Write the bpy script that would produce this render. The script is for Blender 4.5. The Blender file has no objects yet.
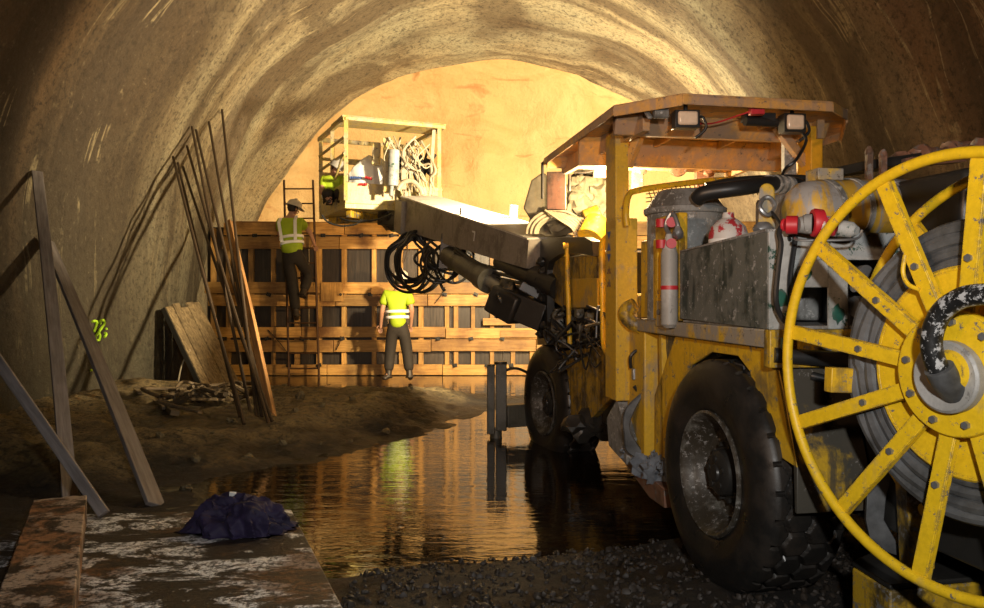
import bpy, bmesh, math, random
from mathutils import Vector, Matrix, Euler, noise
random.seed(7)
scene = bpy.context.scene
COL = scene.collection
PI = math.pi
F, CX, HY, CH = 800.0, 492.0, 296.0, 1.53     # focal length in pixels, centre column, horizon row, camera height

def P(px, py, Y):
    return Vector(((px-CX)/F*Y, Y, CH+(HY-py)/F*Y))

# ------------------------------------------------------------------ mesh builder
class MB:
    def __init__(self): self.v = []; self.f = []; self.s = []
    def add(self, vs, fs, smooth=False):
        n = len(self.v)
        self.v += [Vector(p) for p in vs]
        self.f += [tuple(i+n for i in f) for f in fs]
        self.s += [smooth]*len(fs)
        return self
    def hexa(self, a):           # 8 points: bottom ring of four, top ring of four
        return self.add(a, [(3,2,1,0),(4,5,6,7),(0,1,5,4),(1,2,6,5),(2,3,7,6),(3,0,4,7)])
    def box(self, c, size, rot=None):
        c = Vector(c); x, y, z = (q/2 for q in size)
        pts = [Vector(p) for p in ((-x,-y,-z),(x,-y,-z),(x,y,-z),(-x,y,-z),(-x,-y,z),(x,-y,z),(x,y,z),(-x,y,z))]
        if rot is not None:
            R = rot if isinstance(rot, Matrix) else Euler(rot).to_matrix()
            pts = [R @ p for p in pts]
        return self.hexa([p+c for p in pts])
    def prism(self, pts, vec):
        n = len(pts); vec = Vector(vec)
        vs = [Vector(p) for p in pts]+[Vector(p)+vec for p in pts]
        fs = [tuple(range(n-1,-1,-1)), tuple(range(n,2*n))]+[(i,(i+1)%n,(i+1)%n+n,i+n) for i in range(n)]
        return self.add(vs, fs)
    def beam(self, p0, p1, w, h, up=(0,0,1), w1=None, h1=None):   # box from p0 to p1, w across, h along up
        p0, p1 = Vector(p0), Vector(p1); d = (p1-p0).normalized()
        x = d.cross(Vector(up))
        if x.length < 1e-4: x = d.cross(Vector((0,1,0)))
        x.normalize(); u = x.cross(d).normalized()
        w1 = w1 or w; h1 = h1 or h
        a = [p0-x*w/2-u*h/2, p0+x*w/2-u*h/2, p1+x*w1/2-u*h1/2, p1-x*w1/2-u*h1/2,
             p0-x*w/2+u*h/2, p0+x*w/2+u*h/2, p1+x*w1/2+u*h1/2, p1-x*w1/2+u*h1/2]
        return self.hexa(a)
    def tube(self, pts, r, seg=10, closed=False, cap=True):
        pts = [Vector(p) for p in pts]; n = len(pts)
        rs = r if isinstance(r, (list, tuple)) else [r]*n
        T = []
        for i in range(n):
            a = pts[(i-1) % n] if (closed or i > 0) else pts[i]
            b = pts[(i+1) % n] if (closed or i < n-1) else pts[i]
            t = b-a
            T.append(t.normalized() if t.length > 1e-9 else Vector((0,0,1)))
        ref = Vector((0,0,1)) if abs(T[0].z) < .9 else Vector((1,0,0))
        N = (ref-T[0]*ref.dot(T[0])).normalized(); vs = []
        for i in range(n):
            N = N-T[i]*N.dot(T[i])
            N = N.normalized() if N.length > 1e-6 else T[i].orthogonal().normalized()
            Bn = T[i].cross(N)
            for k in range(seg):
                a = 2*PI*k/seg
                vs.append(pts[i]+(N*math.cos(a)+Bn*math.sin(a))*rs[i])
        fs = []
        for i in range(n if closed else n-1):
            j = (i+1) % n
            for k in range(seg):
                k2 = (k+1) % seg
                fs.append((i*seg+k, i*seg+k2, j*seg+k2, j*seg+k))
        self.add(vs, fs, True)
        if cap and not closed:
            m = len(self.v)-len(vs)
            self.f += [tuple(m+k for k in range(seg-1,-1,-1)), tuple(m+(n-1)*seg+k for k in range(seg))]
            self.s += [False, False]
        return self
    def cyl(self, p0, p1, r0, r1=None, seg=20):
        return self.tube([p0, p1], [r0, r1 if r1 is not None else r0], seg)
    def lathe(self, prof, o, ax, seg=48, smooth=True, ref=None):
        o = Vector(o); ax = Vector(ax).normalized()
        e1 = Vector(ref).normalized() if ref is not None else ax.orthogonal().normalized()
        e2 = ax.cross(e1); vs = []
        for (r, h) in prof:
            for k in range(seg):
                a = 2*PI*k/seg
                vs.append(o+ax*h+(e1*math.cos(a)+e2*math.sin(a))*max(r, 1e-4))
        fs = []
        for i in range(len(prof)-1):
            for k in range(seg):
                k2 = (k+1) % seg
                fs.append((i*seg+k, i*seg+k2, (i+1)*seg+k2, (i+1)*seg+k))
        return self.add(vs, fs, smooth)
    def blob(self, c, rad, sub=3, amp=0.0, fr=3.0, rot=None, seed=0.0, flat=None):
        bm = bmesh.new(); bmesh.ops.create_icosphere(bm, subdivisions=sub, radius=1)
        c = Vector(c); R = Euler(rot).to_matrix() if rot is not None else Matrix.Identity(3)
        vs = []
        for v in bm.verts:
            d = v.co.copy()
            k = 1+amp*noise.noise(d*fr+Vector((seed, seed*1.7, -seed)))+amp*.5*noise.noise(d*fr*2.3+Vector((seed, 3, seed)))
            q = R @ Vector((d.x*rad[0]*k, d.y*rad[1]*k, d.z*rad[2]*k))+c
            if flat is not None and q.z < flat: q.z = flat
            vs.append(q)
        fs = [tuple(v.index for v in f.verts) for f in bm.faces]
        bm.free()
        return self.add(vs, fs, sub > 1)
    def build(self, name, mat, parent=None, bevel=0.0, loc=None, sub=0):
        org = Vector((0,0,0))
        if parent is not None:
            org = Vector(parent.get('_o', (0,0,0)))
        elif loc is not None: org = Vector(loc)
        me = bpy.data.meshes.new(name)
        me.from_pydata([p-org for p in self.v], [], self.f)
        me.polygons.foreach_set('use_smooth', self.s)
        me.materials.append(mat); me.validate(); me.update()
        bm = bmesh.new(); bm.from_mesh(me); bmesh.ops.recalc_face_normals(bm, faces=bm.faces); bm.to_mesh(me); bm.free()
        me.set_sharp_from_angle(angle=math.radians(38))
        o = bpy.data.objects.new(name, me); COL.objects.link(o)
        if parent is not None:
            o.parent = parent; o['_o'] = tuple(org)
        else:
            o.location = org; o['_o'] = tuple(org)
        if bevel:
            m = o.modifiers.new('bevel', 'BEVEL'); m.width = bevel; m.segments = 2; m.limit_method = 'ANGLE'; m.angle_limit = math.radians(40)
        if sub:
            m = o.modifiers.new('sub', 'SUBSURF'); m.levels = sub; m.render_levels = sub
        return o

def thing(name, label, cat, loc, group=None):
    o = bpy.data.objects.new(name, None); COL.objects.link(o)
    o.location = loc; o.empty_display_size = .2; o['_o'] = tuple(loc)
    return tag(o, label, cat, group)
def tag(o, label=None, cat=None, group=None, kind=None):
    if label: o['label'] = label
    if cat: o['category'] = cat
    if group: o['group'] = group
    if kind: o['kind'] = kind
    return o
def lab(o, s): o['label'] = s; return o

def smooth_path(pts, n=8, closed=False):     # Catmull-Rom through the points
    pts = [Vector(p) for p in pts]; out = []; m = len(pts)
    for i in range(m if closed else m-1):
        g = (lambda k: pts[k % m]) if closed else (lambda k: pts[min(max(k,0),m-1)])
        p0, p1, p2, p3 = g(i-1), g(i), g(i+1), g(i+2)
        for k in range(n):
            t = k/n
            out.append(.5*((2*p1)+(p2-p0)*t+(2*p0-5*p1+4*p2-p3)*t*t+(3*p1-p0-3*p2+p3)*t**3))
    if not closed: out.append(pts[-1])
    return out

# ------------------------------------------------------------------ materials
class NT:
    def __init__(self, name):
        self.m = bpy.data.materials.new(name); self.m.use_nodes = True
        self.t = self.m.node_tree; self.n = self.t.nodes; self.n.clear()
        self.out = self.n.new('ShaderNodeOutputMaterial'); self.b = self.n.new('ShaderNodeBsdfPrincipled')
        self.t.links.new(self.b.outputs[0], self.out.inputs[0])
        self.co = self.n.new('ShaderNodeTexCoord')
    def link(self, a, b): self.t.links.new(a, b)
    def obj(self): return self.co.outputs['Object']
    def mapv(self, src, scale=(1,1,1), rot=(0,0,0), loc=(0,0,0)):
        m = self.n.new('ShaderNodeMapping'); m.inputs['Scale'].default_value = scale; m.inputs['Rotation'].default_value = rot; m.inputs['Location'].default_value = loc
        self.link(src, m.inputs[0]); return m.outputs[0]
    def noise(self, src, sc, det=5, rough=.6, dist=0):
        k = self.n.new('ShaderNodeTexNoise'); k.inputs['Scale'].default_value = sc; k.inputs['Detail'].default_value = det
        k.inputs['Roughness'].default_value = rough; k.inputs['Distortion'].default_value = dist
        self.link(src, k.inputs['Vector']); return k.outputs[0]
    def ramp(self, src, stops, interp='LINEAR'):
        r = self.n.new('ShaderNodeValToRGB'); r.color_ramp.interpolation = interp
        el = r.color_ramp.elements
        while len(el) < len(stops): el.new(.5)
        for e, (p, c) in zip(el, stops):
            e.position = p; e.color = (c, c, c, 1) if isinstance(c, (int, float)) else (*c, 1)
        self.link(src, r.inputs[0]); return r.outputs[0]
    def mix(self, fac, a, b, mode='MIX'):
        x = self.n.new('ShaderNodeMix'); x.data_type = 'RGBA'; x.blend_type = mode
        for s, v in ((x.inputs[0], fac), (x.inputs[6], a), (x.inputs[7], b)):
            if isinstance(v, (int, float)): s.default_value = v
            elif isinstance(v, tuple): s.default_value = (*v, 1)
            else: self.link(v, s)
        return x.outputs[2]
    def math(self, op, a, b=0.0, clamp=False):
        x = self.n.new('ShaderNodeMath'); x.operation = op; x.use_clamp = clamp
        for s, v in ((x.inputs[0], a), (x.inputs[1], b)):
            if isinstance(v, (int, float)): s.default_value = v
            else: self.link(v, s)
        return x.outputs[0]
    def bump(self, h, strength=.5, dist=.02, prev=None):
        x = self.n.new('ShaderNodeBump'); x.inputs['Strength'].default_value = strength; x.inputs['Distance'].default_value = dist
        self.link(h, x.inputs['Height'])
        if prev is not None: self.link(prev, x.inputs['Normal'])
        return x.outputs[0]
    def set(self, **k):
        for n, v in k.items():
            s = self.b.inputs[{'color':'Base Color','rough':'Roughness','metal':'Metallic','normal':'Normal','spec':'Specular IOR Level','coat':'Coat Weight','trans':'Transmission Weight','ior':'IOR','sheen':'Sheen Weight'}[n]]
            if isinstance(v, (int, float)): s.default_value = v
            elif isinstance(v, tuple): s.default_value = (*v, 1)
            else: self.link(v, s)
        return self.m
    def geo(self):
        return self.n.new('ShaderNodeNewGeometry')
    def rnd(self):
        return self.n.new('ShaderNodeObjectInfo').outputs['Random']

def paint(name, base, dirt=(.05,.035,.02), amt=.5, rough=.42, chip=(.16,.15,.14), chipamt=.42, sc=3.0, metal=0.0, edge=.6):
    t = NT(name); o = t.obj()
    big = t.noise(o, sc, 7, .68); fine = t.noise(o, sc*9, 5, .7); run = t.noise(t.mapv(o, (9,9,1.2)), 1.6, 5, .62)
    c = t.mix(t.ramp(fine, [(.35,0.0),(.7,.45)]), base, tuple(q*.55 for q in base))
    th = .66-.22*amt
    c = t.mix(t.math('MULTIPLY', t.ramp(big, [(th-.04,0.0),(th+.07,1.0)]), min(1, .5+amt*.5)), c, dirt)
    th = .68-.16*amt
    c = t.mix(t.math('MULTIPLY', t.ramp(run, [(th-.05,0.0),(th+.06,1.0)]), .35+amt*.45), c, dirt)
    cn = t.noise(o, sc*5, 9, .78)
    c = t.mix(t.ramp(cn, [(1-chipamt-.03,0.0),(1-chipamt-.015,1.0)]), c, chip)
    if edge:
        bv = t.n.new('ShaderNodeBevel'); bv.samples = 4; bv.inputs['Radius'].default_value = .014
        dp = t.n.new('ShaderNodeVectorMath'); dp.operation = 'DOT_PRODUCT'
        t.link(bv.outputs[0], dp.inputs[0]); t.link(t.geo().outputs['Normal'], dp.inputs[1])
        e = t.math('SUBTRACT', 1.0, dp.outputs['Value'])
        e = t.math('MULTIPLY', t.ramp(e, [(.02,0.0),(.10,1.0)]), t.ramp(cn, [(.47,0.0),(.53,1.0)]))
        c = t.mix(t.math('MULTIPLY', e, edge), c, tuple(q*.5 for q in chip))
    r = t.math('ADD', t.math('MULTIPLY', big, .35), rough-.12)
    return t.set(color=c, rough=r, metal=metal, normal=t.bump(fine, .25, .006))

def wood(name, a, b, axis=0, sc=1.0, rough=.7, dirt=.4, dirtc=(.03,.018,.009)):
    t = NT(name); o = t.obj(); s = [14,14,14]; s[axis] = 1.1
    grain = t.noise(t.mapv(o, tuple(q*sc for q in s)), 2.0, 8, .65, .4)
    big = t.noise(o, 1.7, 5, .6); rnd = t.rnd()
    c = t.mix(t.ramp(grain, [(.35,0.0),(.65,1.0)]), a, b)
    v = t.math('ADD', t.math('MULTIPLY', rnd, .55), .55)
    hsv = t.n.new('ShaderNodeHueSaturation'); t.link(c, hsv.inputs['Color']); t.link(v, hsv.inputs['Value'])
    c = t.mix(t.math('MULTIPLY', t.ramp(big, [(.45,0.0),(.68,1.0)]), dirt), hsv.outputs[0], dirtc)
    return t.set(color=c, rough=rough, normal=t.bump(grain, .5, .006))

def plain(name, c, rough=.6, metal=0.0, var=.35, sc=12, bump=.2, dark=.5, bd=.004):
    t = NT(name); o = t.obj(); k = t.noise(o, sc, 6, .65)
    col = t.mix(t.ramp(k, [(.35,0.0),(.7,var)]), c, tuple(q*dark for q in c))
    return t.set(color=col, rough=rough, metal=metal, normal=t.bump(k, bump, bd))

Y_ = (.72,.44,.018)
M = {}
M['yellow'] = paint('yellow_paint', (.70,.42,.016), amt=.45, chipamt=.38, dirt=(.12,.09,.045))
M['yellow_reel'] = paint('yellow_reel_paint', (.80,.51,.012), amt=.12, chipamt=.37, sc=4, dirt=(.28,.22,.12), chip=(.16,.14,.12), edge=.9)
M['yellow_dirty'] = paint('dirty_yellow_paint', (.52,.32,.02), amt=.75, chipamt=.42, sc=4, dirt=(.035,.027,.016))
M['mudflap'] = paint('muddy_plate_paint', (.48,.30,.02), amt=1.15, chipamt=.38, sc=2.6, dirt=(.050,.045,.035))
M['tank_yellow'] = paint('dusty_yellow_paint', (.6,.38,.03), dirt=(.26,.24,.21), amt=.9, chipamt=.38, sc=5, chip=(.10,.08,.06))
M['canopy'] = paint('worn_orange_paint', (.66,.35,.09), dirt=(.36,.24,.16), amt=.8, chipamt=.37, sc=3, chip=(.12,.10,.09), rough=.5)
M['canopy_post'] = paint('orange_post_paint', (.80,.40,.02), amt=.1, chipamt=.3)
M['post_yellow'] = paint('cab_post_paint', (.62,.38,.025), amt=.4, chipamt=.37, dirt=(.26,.21,.15), sc=4)
M['brown_plate'] = paint('rusty_brown_paint', (.22,.11,.07), amt=.5, chipamt=.4)
M['grey'] = paint('dusty_grey_paint', (.26,.26,.25), dirt=(.10,.09,.075), amt=.6, chipamt=.40, sc=4, chip=(.42,.41,.39), rough=.6)
M['grey_light'] = paint('pale_grey_paint', (.40,.41,.40), dirt=(.22,.225,.21), amt=.6, chipamt=.40, sc=2.2, chip=(.025,.07,.05), rough=.6)
M['green_box'] = paint('worn_dark_green_paint', (.03,.04,.033), dirt=(.12,.125,.11), amt=.85, chipamt=.385, sc=4, chip=(.30,.30,.29), rough=.6)
M['bottle_grey'] = paint('dusty_bottle_paint', (.42,.41,.39), dirt=(.25,.24,.22), amt=.6, chipamt=.36)
M['basket_y'] = paint('dusty_basket_paint', (.60,.47,.14), dirt=(.42,.36,.24), amt=.7, chipamt=.39, sc=4, chip=(.12,.09,.05))
M['green_patch'] = paint('green_primer', (.02,.10,.07), amt=.3, chipamt=.3)
M['stab'] = paint('muddy_stabiliser_paint', (.10,.095,.075), amt=.5, chipamt=.35, dirt=(.04,.035,.02))
M['steel'] = plain('dull_steel', (.33,.33,.33), .38, .7, .5, 14, .3)
M['dark_steel'] = plain('oily_dark_steel', (.035,.033,.03), .38, .3, .5, 9, .4)
M['boom'] = paint('boom_grey_paint', (.27,.24,.20), dirt=(.12,.10,.08), amt=.5, chipamt=.37, sc=3, chip=(.3,.27,.22), rough=.5)
M['boom_top_glare'] = paint('boom_glare_paint', (.62,.58,.5), dirt=(.3,.26,.2), amt=.3, chipamt=.3, rough=.5)  # paler than the boom sides: lamp glare on its top put into the colour
M['black_rubber'] = plain('hose_rubber', (.018,.018,.018), .42, 0, .4, 20, .2)
M['scuffed'] = paint('scuffed_black_hose', (.012,.012,.012), dirt=(.03,.03,.03), amt=.3, chipamt=.43, sc=6, chip=(.4,.4,.4), rough=.35, edge=0)
M['cable'] = plain('dusty_cable_rubber', (.12,.122,.125), .5, 0, 1.0, 6, .5, .2)
M['pale_hose'] = plain('pale_dusty_hose', (.40,.34,.23), .6, 0, .6, 16, .3, .4)
M['white'] = plain('white_plastic', (.72,.72,.70), .5, 0, .3, 10, .1)
M['red'] = plain('red_plastic', (.50,.02,.03), .45, 0, .5, 14, .15)
M['blue'] = plain('blue_ink', (.04,.10,.35), .5)
M['redwhite'] = None
M['lamp_glass'] = plain('lamp_glass', (.75,.58,.42), .2, 0, .3, 30, .15)
M['rag'] = plain('grey_rag', (.16,.18,.21), .8, 0, .6, 12, .6, .3)
M['tarp'] = plain('pale_dusty_tarp', (.48,.42,.28), .75, 0, .7, 7, .6, .25)
M['tarp_dark'] = plain('olive_dusty_cover', (.22,.19,.13), .8, 0, .7, 7, .6, .3)
M['wood_form'] = wood('formwork_timber', (.74,.42,.12), (.44,.22,.05), 0, rough=.5, dirt=.85, dirtc=(.12,.045,.012))
M['wood_form_v'] = wood('formwork_stud_timber', (.74,.42,.12), (.44,.22,.05), 2, rough=.55, dirt=.6)
M['wood_panel'] = wood('dark_sheathing', (.10,.075,.055), (.035,.028,.022), 2, rough=.4, dirt=.5)
M['wood_grey'] = wood('weathered_board', (.26,.23,.22), (.13,.11,.10), 2, rough=.75, dirt=.3)
M['wood_leaning'] = wood('stained_panel_boards', (.42,.31,.16), (.10,.065,.03), 2, rough=.8, dirt=.5)
M['wood_pole'] = wood('raw_pole_timber', (.50,.26,.09), (.24,.11,.035), 2, dirt=.2)
M['wood_debris'] = wood('debris_timber', (.24,.17,.085), (.08,.05,.025), 0, dirt=.5)
M['rust_rod'] = plain('rusty_bar', (.07,.045,.025), .6, .3, .6, 20, .3)
M['rock'] = plain('wet_rock', (.13,.10,.05), .5, 0, .7, 9, .8, .3, .01)
M['ladder'] = plain('rusty_ladder_steel', (.10,.05,.025), .6, .4, .5, 15, .3)
M['skin'] = plain('skin', (.42,.22,.14), .55, 0, .2, 20, .05)
M['hair'] = plain('dark_hair', (.03,.02,.015), .7)
M['hivis'] = plain('hi_vis_cloth', (.36,.50,.015), .7, 0, .35, 9, .35, .6, .01)
M['tape'] = plain('reflective_tape', (.93,.93,.95), .35, 0, .05, 20, .05)
M['trouser'] = plain('dark_work_cloth', (.022,.016,.012), .8, 0, .6, 8, .6, .4, .012)
M['boot'] = plain('muddy_boot_leather', (.03,.02,.014), .5, 0, .5, 12, .4)
M['helmet'] = plain('white_helmet_shell', (.62,.58,.50), .35, 0, .3, 8, .05)
M['helmet_grey'] = plain('grey_helmet_shell', (.36,.34,.31), .4, 0, .4, 8, .05)
M['glove'] = plain('work_glove', (.05,.04,.035), .8)
M['jacket'] = plain('dark_purple_cloth', (.016,.009,.045), .75, 0, .7, 10, .7, .25, .01)
M['lining'] = plain('jacket_lining', (.10,.07,.16), .8)
M['graffiti'] = plain('green_spray_paint', (.45,.75,.03), .7)

def sm(a, b, x):
    t = max(0, min(1, (x-a)/(b-a))); return t*t*(3-2*t)
def rubber_tyre():
    t = NT('tyre_rubber'); o = t.obj(); k = t.noise(o, 5, 6, .65); f = t.noise(o, 40, 4, .7)
    c = t.mix(t.ramp(k, [(.48,0.0),(.72,.4)]), (.013,.012,.011), (.055,.038,.025))
    return t.set(color=c, rough=t.ramp(k, [(.35,.25),(.6,.5)]), normal=t.bump(f, .3, .004))
M['tyre'] = rubber_tyre()

def redwhite():
    t = NT('scuffed_red_white_bottle'); o = t.obj(); k = t.noise(o, 9, 5, .7)
    c = t.mix(t.ramp(k, [(.5,0.0),(.54,1.0)]), (.52,.5,.48), (.4,.03,.04))
    return t.set(color=c, rough=.5)
M['redwhite'] = redwhite()

def banded_tank():
    t = NT('banded_tank_paint'); o = t.obj(); k = t.noise(o, 6, 6, .7); s = t.noise(t.mapv(o, (16,3,3), (0,0,-.16)), 1.0, 5, .6)
    c = t.mix(t.ramp(s, [(.49,0.0),(.57,1.0)]), (.55,.33,.04), (.30,.29,.28))
    c = t.mix(t.ramp(k, [(.55,0.0),(.72,.8)]), c, (.13,.09,.05))
    return t.set(color=c, rough=.45, normal=t.bump(k, .2, .005))
M['tank'] = banded_tank()

def concrete():
    t = NT('sprayed_concrete'); uv = t.co.outputs['UV']; pos = t.geo().outputs['Position']
    flow = t.noise(t.mapv(uv, (.55,.09,1)), 1.0, 7, .55, .9)          # stains running down the lining
    flow2 = t.noise(t.mapv(uv, (1.5,.11,1), loc=(3,7,0)), 1.0, 8, .62, 1.1)
    big = t.noise(pos, .35, 4, .5); grit = t.noise(pos, 28, 6, .8); mid = t.noise(pos, 6, 5, .65)
    c = t.mix(t.ramp(big, [(.35,0.0),(.65,1.0)]), (.60,.48,.27), (.54,.50,.33))
    grit2 = t.noise(pos, 11, 7, .82)
    c = t.mix(t.ramp(flow, [(.47,0.0),(.58,.9)]), c, (.17,.115,.06))
    c = t.mix(t.ramp(t.noise(t.mapv(pos, (1,.8,1), loc=(2.3,0,1)), .42, 5, .55, .8), [(.50,0.0),(.60,.75)]), c, (.15,.10,.05))   # shadow patches on the vault, painted into its colour
    c = t.mix(t.ramp(flow2, [(.50,0.0),(.66,.6)]), c, (.12,.085,.05))
    c = t.mix(t.ramp(flow2, [(.30,.7),(.345,0.0)]), c, (.55,.46,.25))  # pale lime runs
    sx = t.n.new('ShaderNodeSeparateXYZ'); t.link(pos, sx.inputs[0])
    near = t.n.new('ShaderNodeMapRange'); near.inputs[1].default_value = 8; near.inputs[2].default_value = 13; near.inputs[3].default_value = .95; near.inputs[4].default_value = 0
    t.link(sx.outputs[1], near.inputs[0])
    c = t.mix(near.outputs[0], c, t.mix(t.ramp(flow, [(.42,0.0),(.58,1.0)]), (.25,.125,.055), (.055,.033,.02)))                      # rust-brown streaks; dimmer light towards the entrance painted in as darker colour
    fl3 = t.noise(t.mapv(uv, (.9,.07,1), loc=(1,4,2)), 1.0, 5, .6, .7)
    line = t.math('MULTIPLY', t.ramp(t.math('ABSOLUTE', t.math('SUBTRACT', fl3, .5)), [(.0,1.0),(.012,0.0)]), t.ramp(t.noise(pos, .8, 5, .7), [(.50,0.0),(.56,.9)]))
    c = t.mix(line, c, (.62,.50,.28))                                 # crusted lime seams
    low_shade = t.n.new('ShaderNodeMapRange'); low_shade.inputs[1].default_value = 1.2; low_shade.inputs[2].default_value = 4.6; low_shade.inputs[3].default_value = .88; low_shade.inputs[4].default_value = 0
    t.link(t.math('ADD', sx.outputs[2], t.math('MULTIPLY', mid, 1.2)), low_shade.inputs[0])
    c = t.mix(low_shade.outputs[0], c, (.06,.055,.032))                     # shade painted over the lower lining, fading out upwards
    seam = t.n.new('ShaderNodeMapRange')                              # patchy dark ring where the face begins
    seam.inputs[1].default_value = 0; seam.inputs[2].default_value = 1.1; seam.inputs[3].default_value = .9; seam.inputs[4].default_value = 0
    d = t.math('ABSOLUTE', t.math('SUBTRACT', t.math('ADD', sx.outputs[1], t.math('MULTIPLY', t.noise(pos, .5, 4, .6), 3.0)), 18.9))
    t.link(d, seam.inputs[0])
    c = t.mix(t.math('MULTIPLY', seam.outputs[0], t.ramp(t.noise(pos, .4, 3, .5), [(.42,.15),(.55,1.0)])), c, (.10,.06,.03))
    pits = t.ramp(t.noise(pos, 16, 3, .8), [(.66,0.0),(.70,1.0)])
    c = t.mix(t.math('MULTIPLY', pits, .6), c, (.03,.02,.012))
    c = t.mix(t.ramp(grit, [(.34,.6),(.52,0.0)]), c, (.09,.07,.045))
    c = t.mix(t.ramp(grit2, [(.40,.8),(.49,0.0)]), c, (.05,.035,.02))
    c = t.mix(t.ramp(grit2, [(.58,0.0),(.70,.3)]), c, (.62,.52,.34))
    n1 = t.bump(mid, .6, .12); n2 = t.bump(grit, .75, .05, t.bump(grit2, .8, .07, n1))
    n3 = t.bump(t.ramp(flow2, [(.30,1.0),(.38,0.0)]), .5, .08, n2)
    return t.set(color=c, rough=.8, normal=n3)
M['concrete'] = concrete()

def face_concrete():
    t = NT('fresh_sprayed_face'); pos = t.geo().outputs['Position']
    big = t.noise(pos, .5, 5, .6, 1.0); grit = t.noise(pos, 14, 6, .75); mid = t.noise(pos, 2.2, 5, .65)
    c = t.mix(t.ramp(big, [(.4,0.0),(.65,1.0)]), (.66,.46,.21), (.56,.35,.135))
    c = t.mix(t.ramp(t.noise(t.mapv(pos, (.5,.5,1.6)), 1.3, 5, .6, .8), [(.6,0.0),(.7,.6)]), c, (.36,.13,.03))
    return t.set(color=c, rough=.75, normal=t.bump(grit, .5, .05, t.bump(mid, .5, .25)))
M['face'] = face_concrete()

def mud():
    t = NT('wet_mud'); pos = t.geo().outputs['Position']
    k = t.noise(pos, 2.2, 8, .7); f = t.noise(pos, 16, 8, .78); g = t.noise(pos, 50, 4, .7)
    sx = t.n.new('ShaderNodeSeparateXYZ'); t.link(pos, sx.inputs[0])
    raised_mask = t.n.new('ShaderNodeMapRange'); raised_mask.inputs[1].default_value = .06; raised_mask.inputs[2].default_value = .30
    t.link(t.math('ADD', sx.outputs[2], t.math('MULTIPLY', t.math('SUBTRACT', k, .5), .5)), raised_mask.inputs[0])      # paler on higher ground
    wet = t.mix(t.ramp(k, [(.42,0.0),(.6,1.0)]), (.012,.008,.005), (.045,.028,.013))  # darker mud colour of the lower ground
    dr = t.mix(t.ramp(k, [(.4,0.0),(.62,1.0)]), (.20,.14,.06), (.42,.31,.14))
    c = t.mix(raised_mask.outputs[0], wet, dr)
    c = t.mix(t.ramp(f, [(.40,.9),(.52,0.0)]), c, (.010,.007,.004))
    c = t.mix(t.ramp(g, [(.35,.6),(.5,0.0)]), c, (.012,.008,.005))
    r = t.ramp(t.noise(pos, 1.1, 5, .6), [(.42,.30),(.60,.85)])
    return t.set(color=c, rough=r, normal=t.bump(f, 1.0, .09, t.bump(k, .7, .15)))
M['mud'] = mud()

def gravelm():
    t = NT('wet_gravel'); o = t.obj(); k = t.noise(o, 6, 5, .7)
    return t.set(color=t.mix(k, (.007,.005,.004), (.04,.027,.017)), rough=.62)
M['gravel'] = gravelm()

def water():
    t = NT('muddy_water'); pos = t.geo().outputs['Position']
    w = t.noise(t.mapv(pos, (1.6,5.5,1)), 1.5, 4, .55, .7)
    w2 = t.noise(t.mapv(pos, (4,12,1)), 2.2, 3, .5, .4)
    scum = t.noise(t.mapv(pos, (1,2,1)), 2.5, 7, .7, .6)
    c = t.mix(t.ramp(scum, [(.58,0.0),(.68,1.0)]), (.010,.006,.003), (.035,.022,.012))
    return t.set(color=c, rough=.03, ior=1.6, spec=.9, normal=t.bump(w2, .08, .01, t.bump(w, .14, .025)))
M['water'] = water()

def slabm():
    t = NT('worn_white_sheet'); pos = t.geo().outputs['Position']
    k = t.noise(t.mapv(pos, (1.0,1.8,1), (0,0,.4)), 2.2, 10, .74, .6); f = t.noise(pos, 30, 7, .75); r = t.noise(t.mapv(pos, (.8,1.6,1)), 2.0, 6, .65)
    c = t.mix(t.ramp(k, [(.50,0.0),(.535,1.0)]), (.024,.017,.012), (.80,.82,.84))
    c = t.mix(t.ramp(r, [(.50,0.0),(.60,.8)]), c, (.15,.065,.022))
    c = t.mix(t.ramp(f, [(.44,.9),(.54,0.0)]), c, (.012,.010,.008))
    return t.set(color=c, rough=.5, normal=t.bump(k, .7, .03, t.bump(f, .6, .012)))
M['slab'] = slabm()

def beamm():
    t = NT('rusty_muddy_beam_timber'); o = t.obj(); k = t.noise(o, 3.2, 9, .74, .4); f = t.noise(o, 26, 6, .75)
    c = t.mix(t.ramp(k, [(.44,0.0),(.54,1.0)]), (.34,.17,.08), (.035,.022,.014))
    c = t.mix(t.ramp(t.noise(o, 2.6, 8, .72), [(.52,0.0),(.57,1.0)]), c, (.42,.33,.26))
    c = t.mix(t.ramp(f, [(.38,.8),(.5,0.0)]), c, (.02,.014,.01))
    return t.set(color=c, rough=.55, normal=t.bump(k, .6, .02, t.bump(f, .5, .01)))
M['beam'] = beamm()

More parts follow.
